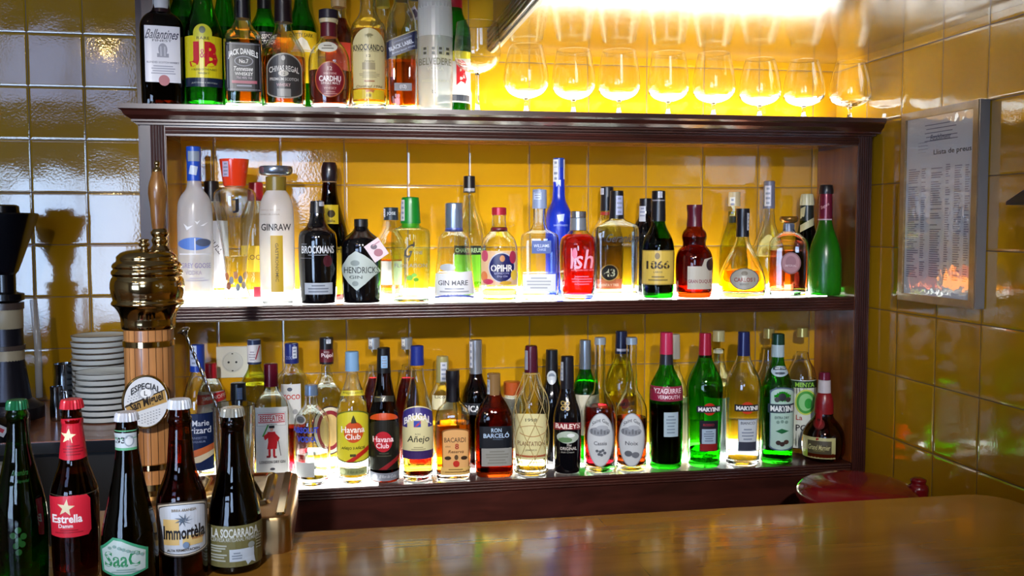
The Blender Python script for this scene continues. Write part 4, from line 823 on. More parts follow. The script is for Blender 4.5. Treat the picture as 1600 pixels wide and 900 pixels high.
bottle('brandy_bottle', 'square shouldered pinkish amber decanter with a flat gold rimmed stopper', 'mid', FR_, 1231, [30, (450, 31.5), (385, 31.5), (374, 28), (366, 18), (362, 9), (350, 9)], 'clear', 'pink', 391, sq=.55, dep=.7,
 caps=[('stopper_neck', '#9098b0', 0, [(362, 8.5), (349, 8)]), ('stopper_disc', '#8a6428', .6, [(349, 8), (346, 14), (341, 15), (338, 13)])],
 labels=[('emblem', [('e', '#783838', 1235, 411, 15.5, 17), ('e', '#a06468', 1235, 411, 13.5, 15), ('e', '#8a4c54', 1235, 409, 8, 9), T('#c8a0a0', 'IMPERIAL', 1235, 415, 18, 3.5)], 'round relief emblem')])
bottle('cava_bottle', 'dark green sparkling wine bottle with maroon foil at the end of the middle shelf', 'mid', FR_+.01, 1288, [26, (440, 27), (400, 26.5), (380, 22), (360, 14), (345, 10), (320, 9.5)], 'frostgreen', None,
 caps=[('foil', '#6c1630', .3, [(344, 11.5), (310, 10.5), (302, 10)]), ('cap', '#16141a', 0, [(303, 11.5), (298, 12), (289, 10)])],
 labels=[('foil_script', [T('#c89098', 'Segura', 1287, 322, 14, 6, sl=.3, an=-.5), ('r', '#b8a0a8', 1276, 342, 1298, 344)])])
# middle shelf, back row
bottle('gin_bottle', 'rear bottle with black cap and pale label between the frosted and the waisted bottles', 'mid', BK_, 333, [23, (420, 24), (345, 24), (330, 20), (315, 11)], 'clear', 'clear', 335, caps=[('cap', K_, 0, [(315, 12), (283, 11.5)])], labels=[('label', [('r', '#e4e4ec', 312, 345, 356, 450), T('#5a5460', 'BULL', 338, 385, 26, 8, an=.9)])])
bottle('gin_bottle', 'rear bottle with red cap and yellow label behind the waisted bottle', 'mid', BK_, 402, [24, (420, 25), (345, 25), (330, 20), (312, 11)], 'clear', 'clear', 335, caps=[('cap', '#a01828', 0, [(314, 11.5), (285, 11)])], labels=[('label', [('r', '#e8c028', 379, 384, 426, 425), T('#8a6418', 'ROCUS', 402, 402, 36, 8)]), ('seal', [('r', '#7a1428', 396, 448, 408, 464)])])
bottle('liqueur_bottle', 'rear brown bottle shaped like a hooded robe with a small yellow label', 'mid', BK_, 517, [26, (440, 27), (385, 30), (360, 27), (340, 21), (315, 14), (300, 12), (285, 11), (276, 12), (258, 11)], 'dkbrown', 'dark', 300, caps=[('hood_cap', '#1a0f16', 0, [(285, 11), (277, 13), (262, 12.5), (254, 10)])],
 labels=[('label', [('r', '#c8b020', 508, 320, 530, 350), ('e', '#3a3010', 519, 334, 6, 6), T('#3a3010', 'Italia', 519, 345, 12, 4)], 'small yellow label'), ('lower_label', [('r', '#d8b820', 495, 385, 542, 460), T('#2a2010', 'Fr', 532, 390, 10, 10)]), ('neck_band', [('r', '#8a6a48', 504, 283, 530, 285)])])
bottle('tequila_bottle', 'rear amber tequila bottle with a dark square cap beside the green capped bottle', 'mid', BK_, 612, [22, (430, 23), (385, 23), (372, 18), (358, 9), (345, 8)], 'clear', 'orange', 405, caps=[('cap', '#202c38', 0, [(344, 11.5), (324, 11.5)])], labels=[('cap_print', [T('#c0c8d0', 'JOSE', 612, 334, 14, 6)]), ('label', [('r', '#e0dcd8', 592, 408, 632, 445)]), STRIP(598, 326, 603, 345)])
bottle('liqueur_bottle', 'rear clear bottle with a tall black cap and a green label with a black heading', 'mid', BK_, 734, [23, (430, 25), (372, 25), (355, 22), (342, 19), (330, 13), (318, 10), (305, 8.5)], 'clear', 'green', 392, caps=[('cap', K_, 0, [(301, 9.5), (275, 9)])], labels=[('label', [('r', '#78c828', 710, 398, 758, 440), ('r', '#1c2420', 710, 384, 758, 398), T('#b8d8a0', 'CHARTREUSE', 734, 391, 44, 7, b=.02)]), ('cap_print', [('r', '#9c9ca0', 726, 294, 742, 299)])])
bottle('vodka_bottle', 'rear matt blue bottle with white goat emblem and pale strip over its cap', 'mid', BK_, 873, [20, (420, 21), (345, 21), (330, 19), (317, 12), (308, 9.5), (250, 8.5)], 'blue', caps=[('cap', '#20409c', 0, [(262, 9), (247, 9)])],
 labels=[('emblem', [('e', '#b8c8f0', 876, 341, 4, 5), ('p', '#b8c8f0', [(870, 336), (882, 334), (880, 347), (877, 343), (873, 348)]), T('#a0b4e8', 'SAN BERNARDO', 876, 352, 22, 3)]), ('neck_emblem', [('p', '#b8c8f0', [(868, 282), (876, 281), (876, 292), (873, 288), (869, 292)])]), STRIP(864, 249, 872, 284, '#d8dce4'), ('tax_strip', [('r', '#d8dce4', 880, 249, 884, 280)])])
bottle('liqueur_bottle', 'rear golden bottle with a round 43 emblem seen through the clear square bottle', 'mid', -.046, 948, [25, (420, 26), (375, 26), (355, 20), (342, 11), (330, 9.5)], 'clear', 'gold', 372, caps=[('cap', '#18181e', 0, [(330, 10.5), (292, 10)])], labels=[('label', [('r', '#b05838', 925, 436, 971, 452), T('#f0d8c8', 'CUARENTA Y TRES', 948, 445, 36, 4), ('e', '#b89050', 952, 426, 14, 13), ('e', '#1c1820', 952, 426, 12, 11.5), T('#e8dcc0', '43', 952, 426, 17, 12, b=.02)], 'round 43 emblem'), STRIP(937, 294, 943, 304), ('cap_band', [('r', '#a83020', 937, 331, 958, 336)])])
bottle('port_bottle', 'rear black bottle with a white strip on its cap beside the gold label bottle', 'mid', BK_, 1008, [22, (430, 23), (370, 23), (352, 18), (340, 11), (325, 9.5)], 'black', caps=[('cap', '#18161c', 0, [(330, 10), (310, 9.5)])], labels=[STRIP(998, 322, 1008, 346, '#c8ccd8')])
bottle('wine_bottle', 'rear olive green bottle with a whitish cap behind the flaring amber bottle', 'mid', BK_, 1146, [22, (430, 23), (390, 23), (370, 18), (350, 11), (330, 9)], 'olive', 'yellow', 385, caps=[('cap', '#c0b088', 0, [(322, 9.5), (300, 9)])], labels=[STRIP(1139, 308, 1147, 337, '#dcdcd4'), ('neck_band', [('r', '#3a3c28', 1138, 338, 1155, 348)])])
bottle('spirit_bottle', 'rear tall clear bottle with long pale sealed neck behind the gold rimmed decanter', 'mid', BK_, 1200, [25, (430, 27), (390, 26), (372, 18), (350, 10), (325, 8.5)], 'clear', 'straw', 400, caps=[('cap', '#6c6c80', 0, [(326, 9.3), (283, 8.8)])], labels=[STRIP(1193, 290, 1203, 322, '#c8c8d8')])
bottle('cava_bottle', 'rear dark sparkling wine bottle with cream pleated foil and slanted cream band', 'mid', BK_, 1259, [24, (430, 25), (400, 24), (370, 16), (345, 11), (330, 10)], 'dkgreen', 'dark', 350, caps=[('foil', '#18201c', 0, [(345, 11.5), (320, 10.3)]), ('foil_top', '#c8c4a0', 0, [(321, 11), (312, 10.8), (303, 9)], (14, .04))], labels=[('band', [('p', '#b8b48c', [(1249, 352), (1270, 340), (1270, 352), (1249, 363)]), ('p', '#b8b48c', [(1249, 326), (1257, 322), (1255, 338), (1249, 342)])])])
# ---------------------------------------------------------------- lowest shelf, front row
bottle('anisette_bottle', 'clear bottle with a blue cap and a navy label with an orange swoosh', 'low', FR_, 311, [25, (680, 26), (640, 26), (622, 24), (600, 18), (585, 11), (560, 9.5)], 'clear', 'clear', 640,
 caps=[('cap', '#1c3c9c', 0, [(580, 12), (538, 11.5)])], labels=[('label', [('r', '#14244c', 286, 646, 334, 735), T('#d8dce8', 'Marie', 314, 661, 26, 9), T('#d8dce8', 'Brizard', 310, 672, 40, 10), T('#8890b0', 'ANISETTE', 311, 684, 24, 3.5), T('#8890b0', 'LIQUEUR', 311, 690, 20, 3.5), ('p', '#c86838', [(288, 715), (300, 704), (334, 694), (334, 704), (310, 712)]), ('p', '#d8c8a8', [(288, 718), (310, 712), (334, 704), (334, 712), (312, 722), (288, 725)])], 'navy label with orange swoosh'), STRIP(300, 540, 310, 572, '#b8c4dc')])
bottle('liqueur_bottle', 'navy blue bottle with a black cap behind the tall mixing glass', 'low', FR_, 374, [24, (690, 25), (650, 25), (637, 18), (628, 11)], P('#0c1430', .12, coat=.5) and 'black', caps=[('cap', '#10141e', 0, [(628, 12.5), (598, 12)])], labels=[('label', [('r', '#18306c', 352, 668, 397, 735)]), STRIP(372, 606, 380, 624, '#7088b0')])
bottle('gin_bottle', 'clear rectangular gin bottle with a red uniformed guard on the label', 'low', FR_, 425, [26, (680, 27), (636, 27), (625, 24), (615, 15), (606, 10.5), (585, 10)], 'clear', 'clear', 618, sq=.7, dep=.7,
 caps=[('cap', '#6c1028', .2, [(603, 11.5), (568, 11)])],
 labels=[('label', [('r', '#e0e0dc', 400, 636, 450, 740), ('r', '#c0c0bc', 402, 644, 447, 665), ('r', '#e8e4e0', 403, 645, 446, 664), ('r', '#c02028', 404, 646, 445, 660), ('r', '#e8e0dc', 404.5, 647.5, 444.5, 658.5), T('#b81824', 'BEEFEATER', 425, 653, 37, 9, b=.015), T('#5a5a5a', 'LONDON', 425, 662.5, 16, 2),
  ('p', '#c01820', [(418, 674), (430, 674), (433, 690), (432, 701), (417, 701), (419, 690)]), ('e', '#d8a890', 424.5, 670, 2.6, 3), ('r', '#1a1a1a', 420.5, 664.5, 429, 668.5), ('p', '#c01820', [(412, 680), (419, 675), (419, 683), (414, 687)]), ('p', '#c01820', [(430, 676), (437, 684), (434, 690), (430, 684)]), ('r', '#b01820', 419, 701, 422.5, 712), ('r', '#b01820', 426, 701, 429.5, 713), ('r', '#3c9c3c', 414, 662, 416, 682, .45), ('r', '#2a2a2a', 436, 688, 437, 712, -.15), ('r', '#801018', 416, 711, 422, 714), ('r', '#801018', 427, 712, 432, 715),
  T('#2c2c30', 'LONDON DRY GIN', 425, 721, 40, 4.5, b=.02), ('e', '#4a4a50', 425, 732, 4, 2)], 'white label with red band and red guard')])
bottle('vodka_bottle', 'clear short necked bottle with blue lettering and a silvery blue cap', 'low', FR_, 488, [27, (720, 28.5), (665, 28.5), (650, 26), (640, 18), (634, 11), (618, 9.5)], 'clear', 'clear', 705,
 caps=[('cap', '#7c94b8', .5, [(617, 10.5), (601, 9.8)])], labels=[('lettering', [T('#3048c0', 'ABSOLUT', 478, 672, 40, 9.5, b=.04), T('#3048c0', 'VODKA', 480, 686, 30, 9.5, b=.04)]), ('medallion', [('e', '#a8a8a8', 471, 656, 8, 7), ('e', '#505458', 471, 656, 6, 5)]), ('rear_label', [('r', '#c0c4c4', 463, 722, 491, 745)])])
bottle('rum_bottle', 'clear rum bottle with yellow label, red disc and yellow neck band', 'low', FR_, 552, [24, (720, 25.5), (650, 25.5), (630, 23), (612, 17), (595, 11), (582, 8.5)], 'clear', 'clear', 625,
 caps=[('cap', '#7ca4cc', 0, [(579, 11), (549, 10.5)])],
 labels=[('neck_label', [('c', '#d8c838', 533, 612, 572, 620, 2), T('#4a4410', 'AÑEJO 3 AÑOS', 552, 614, 30, 5)]), ('label', [('a', '#5c6420', 526.5, 641, 577.5, 723, 12, 6), ('a', '#d4c830', 528, 643, 576, 721, 11, 6), ('e', '#d05020', 553, 675, 15, 16.5), T('#f8f4e8', 'Havana', 552, 671, 36, 10, b=.02), T('#f8f4e8', 'Club', 552, 682, 24, 9, b=.02), ('p', '#3a3414', [(550, 655), (553, 648), (556, 655), (558, 661), (549, 661)]), T('#2c2c14', 'AÑEJO 3 AÑOS', 552, 700, 36, 6, b=.02), ('p', '#c02818', [(540, 721), (576, 698), (576, 706), (552, 721)]), ('r', '#4a4a28', 547, 709, 556, 713)], 'yellow label with red disc'),
  ('base_label', [('r', '#8c9464', 531, 731, 573, 742), ('e', '#b8c090', 536, 736.5, 4, 4), T('#4a5030', 'El Ron de Cuba', 556, 737, 26, 5, sl=.2)])])
bottle('rum_bottle', 'tall dark rum bottle with black cap and a dark label with a red disc', 'low', FR_, 601, [23, (720, 24.5), (655, 24.5), (638, 22), (620, 17), (595, 12), (570, 9.5), (550, 9)], 'dkbrown', 'dark', 650,
 caps=[('cap', '#0f0f14', 0, [(582, 11), (560, 10.2), (543, 10)])],
 labels=[('neck_label', [('c', '#2c2c24', 586, 620, 616, 629, 2), T('#e0d8c0', '7', 600, 624, 5, 7, b=.04), ('r', '#a89858', 588, 620, 596, 621)]), ('orange_band', [('a', '#c84818', 579, 645, 622, 656, 10)], 'orange arched band at the upper label edge'), ('label', [('a', '#1c1a14', 578, 656, 624, 734, 10, 0), ('e', '#b81c2c', 599, 690, 14, 16), T('#f0dce0', 'Havana', 599, 686, 32, 9, b=.02), T('#f0dce0', 'Club', 598, 696, 20, 8, b=.02), ('p', '#8c1820', [(592, 733), (624, 712), (624, 719), (604, 733)])]+lines('#4a4838', 588, 612, 706, 714, 2), 'dark label with red disc'), ('base_label', [('c', '#787c88', 578, 737, 624, 749, -2), ('e', '#a0a4b0', 586, 744, 4, 4), T('#c0c4cc', 'El Ron de Cuba', 606, 744, 26, 5, sl=.2)]), STRIP(597, 556, 607, 575, '#88b0d8')])  # orange arched band along the top of the dark label
bottle('rum_bottle', 'rum bottle with a dark blue cap and a purple arched heading over a cream label', 'low', FR_, 653, [23, (720, 24.5), (660, 24.5), (640, 22), (615, 16), (590, 10.5), (575, 9.5)], 'clear', 'gold', 660,
 caps=[('cap', '#1c2c80', 0, [(570, 10.8), (540, 10.2)])],
 labels=[('label', [('a', '#d8d0a0', 629, 634, 677, 716, 18), ('a', '#3c3480', 629.5, 636, 676.5, 668, 15), ('a', '#d8d0a0', 637, 648, 669, 676, 12), T('#f0eef0', 'BRUGAL', 653, 650, 42, 11, arc=10, b=.03), ('r', '#3048a8', 647, 657, 658, 667), ('p', '#c82838', [(647, 667), (658, 657), (658, 661), (650, 667)]), T('#24241c', 'Añejo', 654, 687, 34, 13, sl=.1, b=.01), T('#8a8468', 'RON', 653, 678, 8, 3), ('r', '#3c2860', 629, 704, 677, 717)]+lines('#9c9470', 642, 666, 697, 703, 2), 'cream label under purple arch')])
bottle('rum_bottle', 'amber rum bottle with black cap and cream label marked 8', 'low', FR_, 708, [26, (720, 28), (655, 28), (640, 25), (632, 17), (626, 11), (605, 9.5)], 'clear', 'amber', 660, sq=.3, dep=.85,
 caps=[('cap', '#15131a', 0, [(627, 11), (600, 9.8), (590, 11), (578, 10.5)])],
 labels=[('label', [('a', '#7c4c20', 691, 669, 733, 737, 5), ('a', '#d8a468', 692.5, 671, 731.5, 730, 5), T('#3c2418', 'BACARDI', 711, 687, 33, 7.5, b=.01), T('#9c3020', '8', 714, 697, 6, 9, b=.03), T('#6a4828', 'AÑOS', 700, 697, 8, 3), T('#6a4828', 'Reserva', 713, 705, 24, 5, sl=.3), ('e', '#3a2818', 700, 715, 5, 3), ('e', '#5a4028', 713, 714, 3, 4), ('e', '#3a2818', 725, 715, 5, 3), ('e', '#b82c20', 713, 724, 5, 5)], 'cream label'), ('base_label', [('r', '#d8b068', 689, 729.5, 735, 741)]+lines('#8a6a38', 694, 730, 731, 739, 2))])
bottle('rum_bottle', 'broad brown rum bottle with a black label above a grey panel', 'low', FR_, 772, [29, (720, 30), (660, 30), (645, 27), (630, 20), (617, 11), (605, 9)], 'brown', 'rum', 640, sq=.3, dep=.75, turn=.08,
 caps=[('cap', '#8c6c44', .2, [(616, 10.8), (600, 10.3), (583, 10.3)])],
 labels=[('label', [('r', '#10141c', 748, 666, 799, 700), T('#a8c0dc', 'RON', 774, 672, 16, 6.5, b=.02), T('#a8c0dc', 'BARCELÓ', 774, 679.5, 40, 8.5, b=.02), T('#5a6c84', 'AÑEJO', 776, 686, 16, 2.5)]), ('lower_panel', [('r', '#8c8c88', 751, 700, 798, 728)]+lines('#74746c', 756, 794, 703, 725, 5), 'grey panel'), STRIP(760, 583, 765, 616, '#a8b0bc')])
bottle('rum_bottle', 'pale rum bottle in a raffia net with cream label dated 1998', 'low', FR_, 830, [24, (700, 26), (640, 26), (622, 24), (605, 16), (592, 10.5), (560, 9)], 'clear', 'straw', 700,
 caps=[('capsule', '#4c1428', .2, [(581, 10.8), (550, 10), (540, 9.3)])],
 labels=[('label', [('a', '#d4cc98', 805, 646, 853, 718, 4), T('#4a4434', '1998', 830, 656, 18, 5), T('#7a5438', 'PLANTATION', 830, 693, 42, 7), ('c', '#b08858', 812, 676, 852, 677.5, -5), ('c', '#b08858', 812, 668, 848, 669, 4), T('#7c7050', 'JAMAICA', 830, 703, 18, 3.5), ('r', '#a85838', 806, 711, 852, 714)], 'cream label'), STRIP(820, 548, 825, 578, '#8c8c98')])
bottle('cream_liqueur_bottle', 'black cream liqueur bottle with a dark red arched heading over a landscape', 'low', FR_, 886, [20, (720, 22), (655, 22), (640, 20), (622, 14), (608, 10.5), (570, 9.5)], 'black',
 caps=[('capsule', '#16141c', 0, [(610, 11), (570, 10), (556, 9.8)])],
 labels=[('label', [('c', '#7c1824', 865, 662, 908, 673, 2), T('#e8d8d0', 'BAILEYS', 887, 666, 38, 8, arc=-0, b=.03), ('e', '#a8b4a8', 887, 683, 17, 9.5), ('e', '#5c7c54', 883, 687, 11, 4), ('e', '#dce0e0', 892, 680, 6, 3), T('#c8c0b8', 'The', 889, 695, 8, 4, sl=.3), T('#c8c0b8', 'ORIGINAL', 888, 700.5, 26, 5), T('#8c8880', 'Irish Cream', 887, 706, 20, 3, sl=.2)], 'red arched heading over landscape'), ('emblem', [('e', '#a88c48', 883+dx, 634+dy, 3.6, 3.6) for dx in (-3.5, 3.5) for dy in (-4, 4)]+[('e', '#14141a', 883+dx, 634+dy, 2.2, 2.2) for dx in (-3.5, 3.5) for dy in (-4, 4)]), STRIP(875, 566, 880, 595, '#a8b0b8')])
for cx_, li, nm, txt, lv, l2 in ((937, 'ruby', 'dark red liqueur bottle with a long clear neck and tall oval drawn label', 'Cassis', 634, None), (986, 'cola', 'brownish liqueur bottle with a long clear neck and tall oval label showing nuts', 'Noix', 651, 1)):
    its = [('e', '#8a8c90', cx_+1, 687, 20.5, 42), ('e', '#c4c8cc', cx_+1, 687, 19, 40.5), T('#4a4c54', 'Saint Gat', cx_+1, 656, 26, 6, arc=7), ('e', '#8c9098', cx_, 674, 16, 7), ('e', '#a4a8b0', cx_+4, 668, 9, 4)]
    its += [('r', '#6c7078', cx_-14+5*i, 670+(i % 3)*2, cx_-11+5*i, 678) for i in range(6)]+[T('#4a4c54', txt, cx_+1, 692, 20, 6, b=.01)]
    its += [('e', '#5c6068', cx_-4, 708, 6, 4.5), ('e', '#6c7078', cx_+7, 710, 6, 4.5)] if l2 else [('e', '#5c6068', cx_+dx, 704+dy, 2.4, 2.2) for dx, dy in ((-4, 0), (1, 1), (5, -1), (-1, 5), (3, 6), (8, 3))]
    bottle('liqueur_bottle', nm, 'low', FR_, cx_, [24, (700, 25), (648, 25), (634, 24), (620, 17), (610, 10), (595, 8.5), (530, 8)], 'clear', li, lv, caps=[('stopper', '#9098a0' if l2 is None else '#8898a8', .2, [(538, 8.8), (527, 8.8)])], labels=[('label', its, 'tall oval drawn label')])
bottle('vermouth_bottle', 'green bottle with a pinkish red cap and a crimson label band over dark wine', 'low', FR_, 1040, [25, (700, 26.5), (610, 26.5), (598, 24), (585, 17), (572, 10.5), (545, 9.3)], 'green', 'dark', 628,
 caps=[('cap', '#b8244c', 0, [(553, 10.5), (519, 9.8)]), ('lattice_band', '#24242c', 0, [(569, 11), (553, 10)])],
 labels=[('label', [('r', '#8c1c3c', 1015, 604, 1066, 627), T('#e8d0d8', 'YZAGUIRRE', 1042, 611, 42, 8, b=.02), T('#e8d0d8', 'VERMOUTH', 1044, 620.5, 34, 6)], 'crimson band'), ('small_label', [('r', '#a8bcc8', 1037, 644, 1059, 682)]+lines('#7c8c9c', 1040, 1056, 648, 678, 6))])
bottle('vermouth_bottle', 'green vermouth bottle with a red cap and a dark and red lower label', 'low', FR_, 1100, [25, (700, 26), (650, 27), (610, 29), (592, 27), (575, 19), (562, 11.5), (545, 9)], 'green', 'green', 700,
 caps=[('cap', '#a81c38', .2, [(558, 10.5), (532, 9.6), (520, 9.3)])],
 labels=[('logo', [('e', '#c02818', 1108, 639, 10, 9.5), ('r', '#181c28', 1088, 634, 1125, 644.5), T('#f0f0f0', 'MARTINI', 1107, 639.3, 33, 6.5, b=.05)], 'red disc with black bar'), ('label', [('r', '#1c1824', 1093, 657, 1121, 705), ('r', '#a8bcd0', 1096.5, 670, 1118, 693), ('r', '#8c2020', 1094, 693, 1120, 704), T('#a03040', 'ROSSO', 1107, 663.5, 17, 4)]+lines('#6c7c94', 1099, 1116, 672, 690, 5))])
bottle('vermouth_bottle', 'clear vermouth bottle with a navy cap and a white lower label', 'low', FR_, 1160, [26, (700, 27), (650, 27.5), (610, 29), (592, 27), (575, 19), (562, 11.5), (545, 9)], 'clear', 'clear', 585,
 caps=[('cap', '#1c2458', .2, [(555, 10.5), (530, 9.6), (518, 9.3)])],
 labels=[('logo', [('e', '#d03c18', 1167, 637, 10, 9.5), ('r', '#181c28', 1147, 632, 1184, 642.5), T('#f0f0f0', 'MARTINI', 1166, 637.3, 33, 6.5, b=.05)], 'red disc with black bar'), ('label', [('r', '#9ca8b8', 1153, 655, 1182, 705), ('r', '#d0d8e0', 1154.5, 656.5, 1180.5, 690), ('r', '#3c4050', 1154.5, 690, 1180.5, 703), T('#3c4458', 'BIANCO', 1168, 660.5, 22, 4.5)]+lines('#8c98ac', 1158, 1178, 668, 688, 4))])
bottle('vermouth_bottle', 'green vermouth bottle with a tall pale label and an oval neck label', 'low', FR_, 1213, [25, (700, 26), (620, 26.5), (602, 25), (585, 18), (570, 11.5), (555, 9)], 'green', 'green', 604,
 caps=[('neck_wrap', '#a8bcc4', 0, [(557, 10.5), (537, 10)]), ('cap', '#143c2c', .2, [(538, 10.5), (521, 10)])],
 labels=[('neck_label', [('e', '#b0c4d0', 1217, 580, 14, 8.5), ('r', '#20303c', 1206, 573, 1228, 578), T('#c8d4dc', 'MARTINI', 1217, 575.5, 16, 3), ('e', '#3c4c5c', 1217, 583, 8, 2)]), ('label', [('a', '#50647c', 1202, 605, 1240, 704, 8, 6), ('a', '#b4d4c8', 1203.5, 607, 1238.5, 702, 8, 6), ('r', '#2c3c48', 1199, 631, 1241, 645), T('#f0f4f4', 'MARTINI', 1220.5, 638, 35, 9, b=.04), ('e', '#2c3038', 1221, 620, 6, 6), ('e', '#3c3838', 1213, 624, 4, 4), ('e', '#3c3838', 1230, 624, 4, 4), T('#2c4840', 'EXTRA DRY', 1221, 652, 22, 4), ('e', '#7c9c90', 1215, 659, 2.6, 2.6), ('e', '#7c9c90', 1221.5, 658, 2.6, 2.6), ('e', '#7c9c90', 1228, 659, 2.6, 2.6), ('p', '#1c6c3c', [(1212, 673), (1221, 669), (1232, 673), (1221, 677)]), ('e', '#3c2c28', 1216, 691, 4, 3.5), ('e', '#3c2c28', 1222, 693, 4, 3.5), ('e', '#4c3830', 1228, 690, 4, 3.5)], 'tall pale green label')])
bottle('orange_liqueur_bottle', 'round bellied brown bottle with maroon neck seal and red ribbon at the shelf end', 'low', FR_, 1286, [30, (706, 34), (690, 35), (672, 32), (660, 24), (651, 15), (640, 14), (625, 13.5), (610, 9), (590, 8)], 'brown', 'rum', 662, dep=.95,
 caps=[('seal', '#6c1430', .2, [(593, 9.5), (581, 9)]), ('neck_ribbon', '#c0b8bc', 0, [(613, 10.5), (593, 9.8)]), ('red_sleeve', '#7c1018', 0, [(645, 15.3), (625, 15), (613, 10.8)])],
 labels=[('ribbon', [('p', '#8c1018', [(1274, 640), (1284, 642), (1281, 700), (1272, 700)]), ('e', '#4a1010', 1279, 663, 9, 9), ('e', '#701418', 1279, 663, 7, 7)], 'red ribbon with wax seal'), ('label', [('r', '#b4b078', 1254, 684, 1305, 716), ('r', '#4c4430', 1262, 689, 1299, 709), T('#c8c088', 'Grand Marnier', 1280, 699, 34, 8, sl=.1), T('#8c8450', 'LIQUEUR', 1280, 704.5, 18, 3), ('r', '#9cb838', 1254, 705, 1262, 716)], 'cream label')])
# lowest shelf, back row
bottle('vodka_bottle', 'rear clear bottle with a red cap and red and white label beside the wall socket', 'low', BK_, 332, [22, (690, 24), (620, 24), (603, 18), (592, 10)], 'clear', 'clear', 600, caps=[('cap', '#c02030', 0, [(590, 9.5), (567, 9.3)])], labels=[('label', [('r', '#d8d4d0', 310, 612, 356, 700), ('p', '#c02028', [(309, 618), (355, 612), (355, 626), (309, 634)]), T('#e8dcd8', 'SMIRNOFF', 336, 621, 36, 6, an=-.12)]), ])
bottle('pacharan_bottle', 'rear yellowish bottle with a white paper strip over its cap by the socket', 'low', BK_, 400, [23, (690, 25), (605, 25), (592, 20), (578, 11), (565, 9)], 'olive', 'straw', 600, caps=[('cap', '#2c3858', 0, [(568, 11), (530, 10.8)])], labels=[('tax_strip', [('r', '#e4e0e0', 389, 531, 411, 566), ('r', '#b84048', 404, 540, 406, 562, .3)]+lines('#a8a0a8', 391, 402, 548, 564, 4), 'white paper strip')])
bottle('pacharan_bottle', 'rear textured clear bottle with blue cap and white label with red letters', 'low', BK_, 458, [24, (690, 26), (600, 26), (585, 22), (575, 11), (560, 9.5)], 'clear', 'ruby', 664, caps=[('cap', '#1c2870', 0, [(567, 11.3), (536, 10.8)])], labels=[('label', [('r', '#dcdcdc', 441, 600, 471, 662), T('#c03828', 'ZOCO', 456, 620, 28, 8, b=.03), ('e', '#4c5060', 454, 608, 4, 3), ('e', '#9c9ca0', 462, 643, 4, 4)]), ('cap_print', [T('#8890c0', 'ZOCO', 456, 559, 14, 5)]), STRIP(459, 537, 466, 560, '#d0d4dc')])
bottle('rum_bottle', 'rear clear rum bottle with black and dark red cap and a round bordered label', 'low', BK_, 512, [23, (690, 25), (630, 25), (612, 23), (600, 15), (590, 9.5), (570, 8.5)], 'clear', 'clear', 600, caps=[('cap', '#16141a', 0, [(568, 11), (527, 10.6)])], labels=[('cap_label', [('r', '#5c1420', 501, 546, 524, 566), T('#e0d4d4', 'Pujol', 513, 556, 18, 8, b=.02), T('#b8a8a8', 'RON', 512, 550, 8, 3)]), ('label', [('e', '#2c1c18', 516, 672, 27, 38), ('e', '#d8d0b8', 516, 672, 25, 36), ('e', '#8c2430', 516, 672, 20, 31), ('e', '#d8b878', 516, 672, 15, 25)]), STRIP(512, 527, 519, 537, '#c8ccd4')])
for cx_, nm in ((586, 'rear slim bottle of dark red liquor behind the tall dark rum bottle'), (637, 'rear slim bottle of dark red liquor behind the blue capped rum bottle')):
    bottle('liqueur_bottle', nm, 'low', BK_, cx_, [19, (690, 20), (630, 20), (605, 16), (590, 10), (570, 8.5)], 'clear', 'ruby', 590, caps=[('cap', '#a0a4a8', .6, [(545, 9), (527, 9)])], labels=[('tax_strip', [('r', '#d0d0cc', cx_-8, 530, cx_-3, 562)]+lines('#9898a0', cx_-7, cx_-4, 532, 560, 5))])
bottle('tequila_bottle', 'rear clear bottle with a pale gold cap beside the amber rum bottle', 'low', BK_, 692, [22, (690, 24), (635, 24), (615, 20), (600, 11), (590, 9.5)], 'clear', 'gold', 660, caps=[('cap', '#b0a870', .3, [(597, 10.5), (566, 9.8), (556, 9.3)])], labels=[STRIP(689, 566, 699, 596), ('label', [('r', '#d8d0a8', 676, 618, 708, 640), T('#5c5030', 'Licor', 690, 620, 20, 5)])])
bottle('anise_bottle', 'rear dark bottle with a silver capsule and a white lettered band', 'low', BK_, 744, [21, (690, 22), (625, 22), (608, 19), (593, 12), (582, 9.5)], 'dkbrown', 'dark', 600, caps=[('capsule', '#a8acb4', .7, [(583, 10.5), (560, 9.5), (545, 10), (531, 10)])], labels=[('label', [('r', '#20242c', 723, 630, 766, 648), T('#e4e4e8', 'RICARD', 745, 638.5, 38, 10, b=.03)]), STRIP(734, 534, 739, 575)])
bottle('liqueur_bottle', 'rear bottle with an orange cap and plain cream label behind the raffia netted bottle', 'low', BK_, 800, [19, (690, 21), (635, 21), (625, 17), (616, 12)], 'clear', 'clear', 640, caps=[('cap', '#b05020', 0, [(616, 13), (596, 13)])], labels=[('label', [('r', '#d8d4c0', 781, 622, 810, 700)])])
bottle('port_bottle', 'rear black bottle with a round white paper seal on its neck', 'low', BK_, 862, [20, (690, 21), (630, 21), (612, 17), (595, 11), (580, 9)], 'black', caps=[('capsule', '#16161c', 0, [(590, 10.2), (556, 9.3), (546, 9.3)])], labels=[('seal', [('e', '#c0c8d0', 862, 590, 7.5, 11), ('e', '#7c8898', 862, 588, 5, 5)], 'round white paper seal')])
bottle('wine_bottle', 'rear green bottle with a silver capsule behind the dark red liqueur', 'low', BK_, 914, [21, (690, 22), (615, 22), (600, 18), (585, 11), (575, 9)], 'green', 'green', 595, caps=[('capsule', '#8c98a8', .7, [(576, 10), (548, 9.5), (531, 9)])], labels=[('label', [('r', '#c8c4b0', 893, 617, 936, 680)])])
